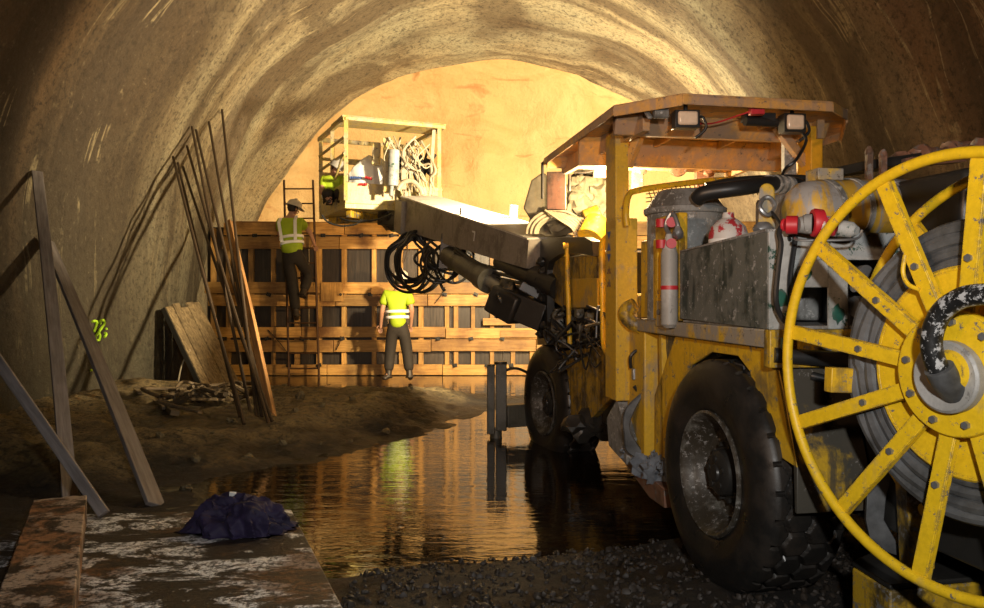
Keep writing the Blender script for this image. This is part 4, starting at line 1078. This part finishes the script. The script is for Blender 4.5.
# masts, cylinders and hose cluster beside the basket
R_('mast_post', MB().beam(P(387,192,12.2), P(386,138,12.2), .09,.09).beam(P(376,165,12.4), P(377,143,12.4), .12,.12), 'basket_y', .006, bk)
R_('tilt_cylinder', MB().cyl(P(393,186,12.1), P(394,150,12.1), .085, seg=18).cyl(P(391,196,12.1), P(392,184,12.1), .03, seg=12), 'grey_light', .004, bk)
R_('mast_post', MB().beam(P(404,190,12.2), P(404,152,12.2), .07,.09).beam(P(430,195,12.3), P(434,130,12.3), .05,.05), 'pale_hose', .004, bk)
h = MB(); random.seed(11)
for k in range(20):
    x0, x1 = random.uniform(388,430), random.uniform(395,434)
    pts = [P(x0, random.uniform(136,150), 12.2+random.uniform(-.2,.3)), P((x0+x1)/2+random.uniform(-12,12), random.uniform(150,172), 12.2+random.uniform(-.3,.3)), P(x1, random.uniform(165,182), 12.2), P(x1+random.uniform(-4,6), random.uniform(182,198), 12.3)]
    h.tube(smooth_path(pts, 6), random.choice((.009,.012,.018)), 7)
h.tube(smooth_path([P(398,190,12.1),P(403,183,12.1),P(412,181,12.1),P(420,188,12.1),P(423,195,12.1)]), .035, 8)
lab(R_('hose_cluster', h, 'pale_hose', 0, bk), 'cluster of pale hoses beside the basket')
h = MB()
for k in range(10):
    x0 = random.uniform(395,432); h.tube(smooth_path([P(x0,random.uniform(148,165),12.5),P(x0+random.uniform(-9,9),random.uniform(160,180),12.4),P(x0+random.uniform(-12,12),random.uniform(150,190),12.5)],5), .02, 6)
    c = P(x0, random.uniform(150,175), 12.45); h.box(c, (.08,.08,.1), (k,k,0))
R_('valve_cluster', h, 'dark_steel', 0, bk)
h = MB().tube(smooth_path([P(322,215,12.4),P(328,222,12.4),P(342,226,12.4),P(356,224,12.4),P(362,219,12.4)]), .015, 7).tube(smooth_path([P(340,218,12.5),P(352,221,12.4),P(375,220,12.4),P(392,214,12.3)]), .015, 7)
R_('basket_hose', h, 'black_rubber', 0, bk)

# second boom parts, cover and hoses above the front body
M['lit_cover'] = M['tarp']
b = MB(); random.seed(3)
for (px, py, r) in ((583,190,.16),(597,196,.17),(575,200,.14),(590,210,.18),(601,216,.15),(578,190,.12),(604,190,.15)): b.blob(P(px,py,8.2), (r,r,r*.75), 3, .6, 2.2, (px,py,0), px*.1)
lab(R_('crumpled_cover', b, 'tarp', 0), 'pale crumpled cover behind the canopy post')
b = MB()
for (px, py, r) in ((586,180,.15),(598,176,.14),(604,184,.16),(573,187,.09)): b.blob(P(px,py,8.5), (r*1.3,r,r*.7), 3, .6, 2.5, (px,0,py), px*.1)
R_('equipment_pile', b, 'tarp_dark', 0)
b = MB().prism([P(541,173,8.4),P(531,180,8.4),P(523,208,8.4),P(530,219,8.4),P(545,217,8.4),P(546,173,8.4)], (0.05,.3,0)); R_('side_cover', b, 'tarp_dark', .02)
b = MB().blob(P(556,222,8.3), (.26,.2,.15), 3, .4, 2.5); R_('equipment_pile', b, 'tarp_dark', 0)
h = MB()
for k in range(9):
    r = 28-1.3*k; cy = 234
    h.tube([P(556+r*math.cos(a)*1.05, cy-(24-k*1.1)*math.sin(a), 7.95+.04*(k%3)) for a in [PI*j/16 for j in range(17)]], .014, 7)
for k in range(8):
    h.tube(smooth_path([P(545+5*k,210+1.2*k,7.9),P(560+4*k,220,7.85),P(572+2.6*k,228,7.85),P(576+2*k,237,7.85)]), .012, 6)
lab(R_('hose_coil', h, 'pale_hose', 0), 'pale coiled hoses above the front body')
b = MB().cyl(P(590,238,7.6), P(598,222,7.7), .13, seg=20).cyl(P(585,220,7.9), P(600,214,7.9), .10, seg=16); R_('swing_motor', b, 'yellow', .01)

# ------------------------------------------------------------------ cable reel
th = math.radians(23); RC = Vector((1.56,2.74,1.263)); RN = Vector((math.cos(th), math.sin(th), 0)); RU = Vector((-math.sin(th), math.cos(th), 0))
def Q(w, a, r): return RC+RN*w+(RU*math.cos(a)+UP*math.sin(a))*r      # a=0 points away from the camera
def reel_angle(px, py):
    dr = Vector(((px-CX)/F, 1, (HY-py)/F)); o_ = Vector((0,0,CH)); k = (RC-o_).dot(RN)/dr.dot(RN); p = o_+dr*k-RC
    return math.atan2(p.z, p.dot(RU)), p.length
RR = .75
dr_ = MB().lathe([(.0,.10),(.20,.10),(.36,.09),(.365,.10),(.365,.115),(.0,.12)], RC, RN, 72)
reel = R_('cable_reel', dr_, 'yellow_reel', .003)
MBr = lambda w, r, tr: MB().tube([Q(w, 2*PI*k/96, r) for k in range(96)], tr, 12, closed=True)
lab(R_('reel_rim', MBr(0, RR, .021), 'yellow_reel', 0, reel), 'near yellow rim of the cable reel')
R_('reel_rim', MBr(.42, RR, .021), 'yellow_reel', 0, reel)
a0 = reel_angle(820,247)[0]
SPK = [reel_angle(*p)[0] for p in ((820,247),(801,418),(849,503),(926,578))]
step = 2*PI/12
angs = [a0-.01+step*k for k in range(12)]
import os
if os.environ.get('DBG'): print('SPOKES', [round(math.degrees(a),1) for a in SPK], [round(math.degrees(reel_angle(*p)[0]),1) for p in ((880,180),(984,170))])
def spoke(a, w_in, w_out, r0, r1, width=.05):
    b = MB(); p0, p1 = Q(w_in, a, r0), Q(w_out, a, r1); rd = (p1-p0).normalized(); tg = RN.cross(rd).normalized(); nn = rd.cross(tg).normalized()
    if nn.dot(RN) > 0: nn = -nn
    for (o1, o2, e1, e2) in ((-width/2, width/2, -.004, .004), (-width/2, -width/2+.006, -.004, -.03), (width/2-.006, width/2, -.004, -.03)):
        pts = []
        for pp in (p0, p1):
            pts.append([pp+tg*o1+nn*e1, pp+tg*o2+nn*e1, pp+tg*o2+nn*e2, pp+tg*o1+nn*e2])
        b.add(pts[0]+pts[1], [(0,1,2,3),(7,6,5,4),(0,4,5,1),(1,5,6,2),(2,6,7,3),(3,7,4,0)])
    return b
for a in angs:
    sp = R_('spoke', spoke(a, .045, .0, .20, RR, .058), 'yellow_reel', .002, reel)
for a in angs:
    for rr_ in (.34,.31 if False else .44): pass
    c = Q(.028, a, .40); b = MB().cyl(c, c-RN*.014, .014, seg=6)
    R_('bolt', b, 'steel', 0, reel)
for a in angs: R_('spoke', spoke(a+.18, .38, .42, .36, RR, .056), 'yellow_reel', .002, reel)
# cable turns
h = MB(); random.seed(9)
def turn(w, r, tr): h.tube([Q(w+.006*math.sin(k*.4+r*90), 2*PI*k/90, r+.005*math.sin(k*.23+w*70)) for k in range(90)], tr, 9, closed=True)
for r, tr in ((.385,.022),(.425,.026),(.47,.030),(.508,.026)): turn(.125, r, tr)
for k in range(5): turn(.17+.045*k, .508+random.uniform(-.015,.012), .028)
h.lathe([(.37,.14),(.49,.14),(.49,.37),(.37,.37)], RC, RN, 64)
lab(R_('wound_cable', h, 'cable', 0, reel), 'dark dusty cable wound on the drum')
R_('drum_disc', MB().lathe([(0,.38),(.40,.38),(.40,.395),(0,.395)], RC, RN, 64), 'yellow_reel', .003, reel)
R_('hub_plate', MB().lathe([(.0,.02),(.215,.02),(.22,.03),(.22,.05),(.19,.10),(0,.10)], RC, RN, 48), 'yellow_reel', .002, reel)
for k in range(9):
    c = Q(.02, k*2*PI/9+.2, .178); R_('bolt', MB().cyl(c, c-RN*.014, .014, seg=6), 'steel', 0, reel)
R_('swivel_disc', MB().lathe([(.0,-.02),(.115,-.02),(.125,-.012),(.125,.02),(0,.02)], RC-UP*.01, RN, 40), 'bottle_grey', .002, reel)
R_('swivel_boss', MB().lathe([(.03,-.045),(.07,-.045),(.075,-.02)], RC+UP*.01+RU*(-.02), RN, 32), 'yellow_reel', 0, reel)
def on(px, py, w):          # a point of the reel's plane, w out of it
    dr = Vector(((px-CX)/F, 1, (HY-py)/F)); o_ = Vector((0,0,CH)); k = (RC+RN*w-o_).dot(RN)/dr.dot(RN); return o_+dr*k
hz = smooth_path([on(952,388,-.02),on(942,376,-.07),on(933,355,-.10),on(932,335,-.11),on(941,313,-.11),on(957,300,-.11),on(975,295,-.11),on(1000,296,-.10),on(1030,310,-.08)])
sh = R_('supply_hose', MB().tube(hz, .035, 18), 'scuffed', 0, reel)
R_('hose_end', MB().tube([on(955,391,-.0), on(945,379,-.06), on(939,368,-.085)], .05, 18).tube([on(939.5,366,-.088),on(938,362,-.09)], .047, 18), 'boot_grey', 0, sh) if 'boot_grey' in M else R_('hose_end', MB().tube([on(955,391,-.0), on(945,379,-.06), on(939,368,-.085)], .048, 18), 'cable', 0, sh)
# wire handle on the disc and flange clips
R_('wire_handle', MB().tube(smooth_path([on(905,255,.02),on(903,272,.02),on(908,284,.02),on(920,290,.03)]), .008, 8), 'yellow_reel', 0, reel)
R_('inner_hoop', MB().tube([Q(.1, a, .365) for a in [2*PI*k/72 for k in range(72)]], .012, 8, closed=True), 'yellow_reel', 0, reel)
# reel carrier
cr = MB(); cr.cyl(Q(.38,0,0), Q(1.0,0,0), .09); cr.beam(Q(.62,0,0)+RU*.0, G(-.9,1.0,.9), .18,.2); cr.beam(Q(.62,0,0)-UP*.1, Q(.62,0,0)-UP*.75, .18,.16, up=RN)
R_('reel_bracket', cr, 'yellow_dirty', .01)
R_('rear_post', MB().beam(P(917,566,3.35), P(912,470,3.35), .10,.10,up=(0,1,0)), 'yellow_dirty', .006)
R_('rear_post_plate', MB().prism([P(868,478,3.5),P(892,474,3.5),P(886,500,3.5),P(884,520,3.5),P(900,548,3.5),P(898,556,3.5),P(872,548,3.5),P(866,520,3.5)], (.01,.04,0)), 'stab_blue', .004) if 'stab_blue' in M else R_('rear_post_plate', MB().prism([P(868,478,3.5),P(892,474,3.5),P(886,500,3.5),P(884,520,3.5),P(900,548,3.5),P(898,556,3.5),P(872,548,3.5),P(866,520,3.5)], (.01,.04,0)), 'cable', .004)
R_('bracket_clip', MB().box(P(841,380,3.25), (.12,.05,.10), (0,.05,.2)), 'yellow', .004)
tz = .36
def bz(px, py, z):  # a point at height z under a pixel
    Y = (CH-z)*F/(py-HY); return Vector(((px-CX)/F*Y, Y, z))
sp_ = [bz(852,566,tz), bz(890,590,tz), bz(1080,572,tz), bz(1060,538,tz), bz(880,552,tz)]
R_('rear_step_plate', MB().prism(sp_, (0,0,.02)), 'dark_steel', .006)
st = MB(); st.prism([p-UP*.005 for p in sp_], (0,0,-.30)); R_('rear_step', st, 'yellow_dirty', .01)

# worker crouching in the basket and white sack beside
W = 13.1
zf0 = 2.98
J = dict(pelvis=P(333,203,W), waist=P(333,195,W), chest=P(332,182,W-.12), neck=P(333,175,W-.16), head=P(336,168.5,W-.18),
         shoulderL=P(324,180,W-.1), elbowL=P(321,191,W-.22), wristL=P(327,198,W-.38),
         shoulderR=P(341,180,W-.1), elbowR=P(346,190,W-.2), wristR=P(351,195,W-.38),
         hipL=P(329,205,W), kneeL=P(327,192,W-.42), ankleL=P(329,206,W-.3), toeL=P(329,208,W-.48),
         hipR=P(338,205,W), kneeR=P(340,192,W-.42), ankleR=P(340,206,W-.3), toeR=P(341,208,W-.48), look=(.5,-.8,-.3))
for k in ('pelvis','hipL','hipR'): J[k].z = max(J[k].z, zf0+.17)
for k in ('ankleL','ankleR'): J[k].z = zf0+.08
for k in ('toeL','toeR'): J[k].z = zf0+.05
person('worker in hi-vis crouching inside the raised work basket', J, (.1,-1,0), 'helmet_grey', s=.95, base=(J['pelvis'].x, J['pelvis'].y, zf0))
sk = thing('sack', 'bulging white sack with blue and red print in the work basket', 'sack', K(.62,.5,2.97))
sb_ = MB().blob(K(.50,.30,3.36), (.36,.24,.40), 4, .18, 2.0, (0,.1,BY), 4, flat=2.975); sb_ = sb_.build('sack_body', M['white'], sk)
def sackmark(px, py, w, h, mat, slope=0):
    c = P(px, py, 12.36); MB().prism([c+Vector((-w,0,-h)), c+Vector((w,slope*w,-h+.02)), c+Vector((w,slope*w,h)), c+Vector((-w,0,h-.02))], (0,.12,0)).build('printed_mark', M[mat], sk)
for k in range(6): sackmark(350.5+1.9*k, 177.3, .009, .022, 'blue')
for k in range(4): sackmark(365.5+1.7*k, 177+.4*k, .009, .02, 'red')
for k in range(4): sackmark(359+2.2*k, 184.5-.5*math.sin(k), .014, .022, 'red')

# ------------------------------------------------------------------ left side: boards, bars, panel, debris
def plank(name, label, cat, p0, p1, w, h, mat, up=(0,0,1), group=None, origin=None):
    p0 = Vector(p0); p1 = Vector(p1); L = (p1-p0).length
    d = (p1-p0).normalized(); x = d.cross(Vector(up)).normalized(); u = x.cross(d)
    b = MB(); nseg = 14
    vs = []
    for i in range(nseg+1):
        k = i/nseg; bow = .012*math.sin(k*3.1)*L*.2
        for (sx, su) in ((-1,-1),(1,-1),(1,1),(-1,1)):
            jit = .002*noise.noise(Vector((k*9, sx*3, su*5)))
            vs.append(Vector((sx*w/2+bow, su*h/2+jit, k*L)))
    fs = [(3,2,1,0), tuple(nseg*4+q for q in range(4))]
    for i in range(nseg):
        for q_ in range(4): fs.append((i*4+q_, i*4+(q_+1)%4, (i+1)*4+(q_+1)%4, (i+1)*4+q_))
    me = bpy.data.meshes.new(name); me.from_pydata(vs, [], fs); me.materials.append(M[mat]); me.update()
    bm = bmesh.new(); bm.from_mesh(me); bmesh.ops.recalc_face_normals(bm, faces=bm.faces); bm.to_mesh(me); bm.free()
    o = bpy.data.objects.new(name, me); COL.objects.link(o)
    R = Matrix((x, u, d)).transposed().to_4x4(); o.matrix_world = Matrix.Translation(p0) @ R
    m = o.modifiers.new('b','BEVEL'); m.width = .004; m.limit_method = 'ANGLE'
    return tag(o, label, cat, group)
def gpt(px, py, z=None):
    Y = 6.0
    for _ in range(30):
        X = (px-CX)/F*Y; g = ground(X, Y); Y = (CH-g)*F/(py-HY)
    return Vector(((px-CX)/F*Y, Y, ground((px-CX)/F*Y, Y)))
top = vault_hit(37,172,.06); plank('timber_plank', 'tall grey plank leaning on the left wall, its top end highest', 'plank', gpt(70,488), top, .11, .035, 'wood_grey', up=(.6,-.8,0))
top = vault_hit(47,240,.10); plank('timber_plank', 'dark deep-sided plank slanting from the left wall down to the sheet corner', 'plank', gpt(156,506), top, .035, .16, 'wood_grey', up=(-.75,-.45,.6))
f3 = bz(104,514,.14); top = vault_hit(-110,180,.06); top = f3+(Vector((-3.45,5.6,1.117))-Vector((-2.5,5.2,.15)))*2.5
plank('timber_plank', 'narrow grey plank sloping in from the left, crossing the tall plank', 'plank', f3, top, .07, .05, 'wood_grey', up=(.3,-.9,.2))

rods = [((222,110),(257,416)),((209,122),(262,417)),((196,130),(267,419)),((187,146),(269,420)),((183,167),(272,421)),((173,157),(244,423)),((178,163),(240,421)),((192,127),(251,414))]
rl = ['bar whose top end reaches highest, at the right of the leaning bundle','second bar from the right at the top of the leaning bundle','third bar from the right at the top of the bundle','bar in the middle of the leaning bundle, foot near the pole','short-topped bar with its foot beside the timber pole','leftmost bar of the leaning bundle, standing apart at its foot','bar just right of the leftmost bar, foot furthest left','bar crossing behind the others, foot set back between them']
for (a, c), l in zip(rods, rl):
    t_ = vault_hit(a[0], a[1], .05); g_ = gpt(*c); t0_ = (t_-g_).normalized()
    b = MB(); mid = g_.lerp(t_, .5)+Vector((.0,.0,-.06)); b.tube(smooth_path([g_-t0_*.02, mid, t_], 8), .020, 8)
    tag(b.build('steel_bar', M['rust_rod'], None, loc=g_), 'thin rusty '+l, 'bar', 'steel bars leaning on the left wall')
g_ = gpt(272,417); t_ = P(228,218,12.4)
tt = vault_hit(205,128,.05)
plank('timber_pole', 'square orange timber pole standing among the leaning steel bars', 'pole', g_, P(229,222,12.9), .085, .07, 'wood_pole', up=(0,-1,0))
# leaning boarded panel
A, B_, C_, D_ = Vector((-5.0,12.2,1.35)), Vector((-4.95,13.5,1.41)), Vector((-4.05,13.0,-.02)), Vector((-4.10,11.6,-.02))
pn = thing('boarded_panel', 'stained board panel leaning on the wall behind the steel bars', 'panel', (A+B_+C_+D_)/4*Vector((1,1,0)) if False else Vector((-4.1,12.3,0)))
nrm = (B_-A).cross(D_-A).normalized()
if nrm.x < 0: nrm = -nrm
for k in range(5):
    k0, k1 = k/5+.008, (k+1)/5-.008; ex = .05*math.sin(k*2.3)
    pts = [D_.lerp(C_,k0), D_.lerp(C_,k1), B_.lerp(A,1-k1) if False else A.lerp(B_,k1), A.lerp(B_,k0)]
    pts[2] = pts[2]+(pts[2]-pts[1]).normalized()*ex; pts[3] = pts[3]+(pts[3]-pts[0]).normalized()*ex
    MB().prism(pts, nrm*(.025+.006*(k%2))).build('board', M['wood_leaning'], pn, .003)
for kk in (.18,.55,.88): MB().beam(D_.lerp(A,kk)-nrm*.03, C_.lerp(B_,kk)-nrm*.03, .06,.05,up=nrm).build('batten', M['wood_leaning'], pn, .003)
MB().beam(D_-nrm*.02, A-nrm*.02, .03,.07,up=nrm).build('edge_strip', M['dark_steel'], pn, .003)

# debris timber
random.seed(12)
deb = [((137,382),(175,418),.07),((128,388),(165,410),.05),((150,392),(182,404),.05),((122,383),(140,402),.04),((168,398),(205,402),.045),((190,410),(232,405),.04),((205,396),(250,402),.04),((158,410),(200,418),.04)]
dl = ['broken timber lying across the slope, longest of the debris','thin batten beside the longest debris timber','splintered stick under the boarded panel corner','short stub at the far left of the debris','flat lath lying in front of the dark gap under the panel','lath lying at the foot of the boarded panel','stick reaching towards the feet of the steel bars','stick lying lowest on the slope among the debris']
for (a, c, w_), l in zip(deb, dl):
    p0, p1 = gpt(*a), gpt(*c); p0.z += .12; p1.z += .06
    plank('broken_timber', l, 'timber', p0, p1, w_*1.3, w_*.8, 'wood_debris', up=(0,.3,1), group='broken timbers on the slope')
hl = thing('hose_heap', 'tangled muddy hose heap lying at the foot of the boarded panel', 'hose', gpt(205,404))
h = MB()
for k in range(14):
    c = gpt(178+random.uniform(0,62), 402+random.uniform(-5,6)); r = random.uniform(.10,.30)
    h.tube(smooth_path([c+Vector((r*math.cos(a)*1.4, r*math.sin(a), .05+.13*abs(math.sin(a*1.5+k)))) for a in [2*PI*j/7 for j in range(6)]], 5), random.choice((.015,.022,.03)), 7)
h.build('hose', M['wood_debris'], hl)
h = MB().tube(smooth_path([P(190,350,12.0),P(182,365,11.9),P(178,385,11.7),P(179,398,11.5)]), .012, 6); o = h.build('loose_wire', M['pale_hose'], hl)

# stones on the slope
random.seed(31)
protos = []
for k in range(5):
    b = MB().blob((0,0,0), (1,.8,.6), 3, .5, 1.8, None, k*3.7); me_ = b.build('stone', M['rock']); protos.append(me_)
spots = [(283,388),(276,393),(268,398),(292,392),(300,399),(312,390),(336,396),(352,401),(322,407),(295,412),(230,425),(212,432),(196,440),(250,436),(283,430),(320,424),(362,415),(386,420),(412,404),(436,398),(350,436),(306,446),(262,452),(225,455),(160,436),(140,446),(120,428),(104,412),(186,462),(240,466)]
for i, (px, py) in enumerate(spots):
    pr = protos[i % 5]; o = pr if i < 5 else pr.copy()
    if i >= 5: COL.objects.link(o)
    g = gpt(px, py); r = random.uniform(.02,.055) if i > 4 else random.uniform(.07,.11)
    o.location = g+Vector((0,0,r*.25)); o.scale = (r,r,r); o.rotation_euler = (random.random(), random.random(), random.random()*6)
    tag(o, 'muddy stone on the slope left of the puddle' if i > 4 else 'larger stone at the top of the mud slope near the feet of the steel bars', 'stone', 'stones on the mud slope' if i > 4 else 'larger stones near the bars')
# painted number on the wall
gn = thing('wall_number', 'bright green spray-painted number 79 on the left tunnel wall', 'painted number', vault_hit(99,330,.02))
def stroke(pts): MB().tube(smooth_path([vault_hit(x, y, .02) for x, y in pts], 3), .017, 6).build('paint_stroke', M['graffiti'], gn)
stroke([(92.5,321.5),(95,321),(97,322),(96,327),(94,332)])
stroke([(100.5,324),(100,321),(102.5,320),(104.5,322),(104,325),(100.5,329),(98,333),(95.5,337),(96,340),(99,340),(100,336),(99,332),(101.5,328.5)])
stroke([(106,328),(106.5,329.5)]); stroke([(105,333),(106.5,334),(104.5,337)])
stroke([(91,369.5),(91.5,371)])

# foreground sheet, beam and jacket
ST = .12
sh_ = [Vector((-1.33,5.3,ST)), Vector((-2.0,5.24,ST)), Vector((-2.8,5.16,ST)), Vector((-3.3,3.0,ST)), Vector((-.43,3.0,ST))]
b = MB().prism([p-UP*.16 for p in sh_], (0,0,.16)); tag(b.build('ground_sheet', M['slab'], None, .01, loc=Vector((-1.9,4.1,0))), 'large scuffed white and brown sheet lying flat in the left foreground', 'sheet')
bs = MB(); nn_ = 26; p0, p1 = Vector((-2.66,4.93,.0)), Vector((-1.62,2.75,.0)); dd = (p1-p0).normalized(); xx = dd.cross(UP).normalized()
vs = []
for i in range(nn_+1):
    for j in range(9):
        x_ = (j/8-.5)*.29; e_ = .006*noise.noise(Vector((i*.5, j*.6, 2))); cp_ = p0+dd*((p1-p0).length*i/nn_+(.02*noise.noise(Vector((j*.9,i,0))) if i in (0,nn_) else 0))+xx*(x_+.004*noise.noise(Vector((i*.8,j//4,7))))
        vs.append(cp_+UP*(.29+e_))
top_n = len(vs)
vs += [v-UP*.165-UP*(v.z-.29) for v in vs]
fs = []
for i in range(nn_):
    for j in range(8):
        a = i*9+j; fs += [(a,a+1,a+10,a+9),(top_n+a+9,top_n+a+10,top_n+a+1,top_n+a)]
    for j in (0,8):
        a = i*9+j; fs.append((a,a+9,a+9+top_n,a+top_n))
for i in (0,nn_):
    for j in range(8):
        a = i*9+j; fs.append((a,a+1,a+1+top_n,a+top_n))
bs.add(vs, fs, False); tag(bs.build('timber_beam', M['beam'], None, .006, loc=Vector((-2.2,4.0,.12))), 'thick muddy timber beam lying on the foreground sheet', 'beam')
jk = thing('jacket', 'crumpled dark purple jacket dropped on the far corner of the sheet', 'jacket', (-1.42,4.85,ST))
b = MB(); bm = bmesh.new(); bmesh.ops.create_icosphere(bm, subdivisions=6, radius=1)
vs = []
for v in bm.verts:
    d_ = v.co; f_ = 1+.30*noise.noise(d_*1.6+Vector((4,2,1)))
    fold = abs(noise.noise(Vector((d_.x*3.0, d_.y*2.2, d_.z*1.2))))*.32+abs(noise.noise(Vector((d_.x*6.5, d_.y*7, d_.z*2+5))))*.13
    r_ = f_-fold
    p = Vector((d_.x*.36*r_, d_.y*.20*r_, max(d_.z*.22*r_, -.0)))
    p.z *= (1-.35*sm(0,1,d_.x))
    if d_.z < 0: p.x *= 1.06; p.y *= 1.08
    vs.append(p+Vector((-1.50,4.83,ST+.004)))
b.add(vs, [tuple(v.index for v in f.verts) for f in bm.faces], True); bm.free()
b.build('cloth', M['jacket'], jk)
MB().box((-1.575,4.86,ST+.205), (.04,.015,.03), (.4,.1,.2)).build('care_label', M['white'], jk, .002)

# ------------------------------------------------------------------ lights
def light(name, kind, loc, energy, color, size=.1, target=None, angle=None, blend=.5):
    l = bpy.data.lights.new(name, kind); l.energy = energy; l.color = color
    if kind == 'AREA': l.size = size
    else: l.shadow_soft_size = size
    if kind == 'SPOT': l.spot_size = math.radians(angle); l.spot_blend = blend
    o = bpy.data.objects.new(name, l); COL.objects.link(o); o.location = loc
    if target is not None: o.rotation_euler = (Vector(target)-Vector(loc)).to_track_quat('-Z','Y').to_euler()
    return o
light('canopy_work_light', 'POINT', (1.05,6.95,2.42), 260, (1,.74,.40), .08)
light('boom_work_light', 'SPOT', (.95,9.3,3.2), 2800, (1,.80,.50), .10, (-2.0,14.5,3.4), 150, .45)
light('face_work_light', 'POINT', (2.4,16.9,2.2), 2500, (1,.80,.50), .25)
light('floor_work_light', 'SPOT', (1.3,9.8,2.0), 1350, (1,.66,.30), .12, (-.4,15.5,1.1), 78, .8)
light('entrance_lamp', 'SPOT', (-2.6,-.5,2.3), 700, (1,.60,.34), .2, (.7,6,5.6), 96, .7)
light('camera_flash', 'SPOT', (.35,-.1,2.0), 420, (1,.97,.92), .06, (.4,4.0,1.25), 105, .9)
wd = bpy.data.worlds.new('world'); scene.world = wd; wd.use_nodes = True
wd.node_tree.nodes['Background'].inputs[0].default_value = (.02,.015,.01,1); wd.node_tree.nodes['Background'].inputs[1].default_value = .3

cam = bpy.data.cameras.new('camera'); co = bpy.data.objects.new('camera', cam); COL.objects.link(co)
co.location = (0,0,CH); co.rotation_euler = (PI/2,0,0); cam.sensor_width = 36; cam.lens = 36*F/984; cam.shift_y = -(304-HY)/984; cam.clip_start = .05
scene.camera = co
scene.view_settings.view_transform = 'Standard'; scene.view_settings.look = 'None'; scene.view_settings.exposure = 0; scene.view_settings.gamma = 1
for o in bpy.data.objects:
    if '_o' in o: del o['_o']
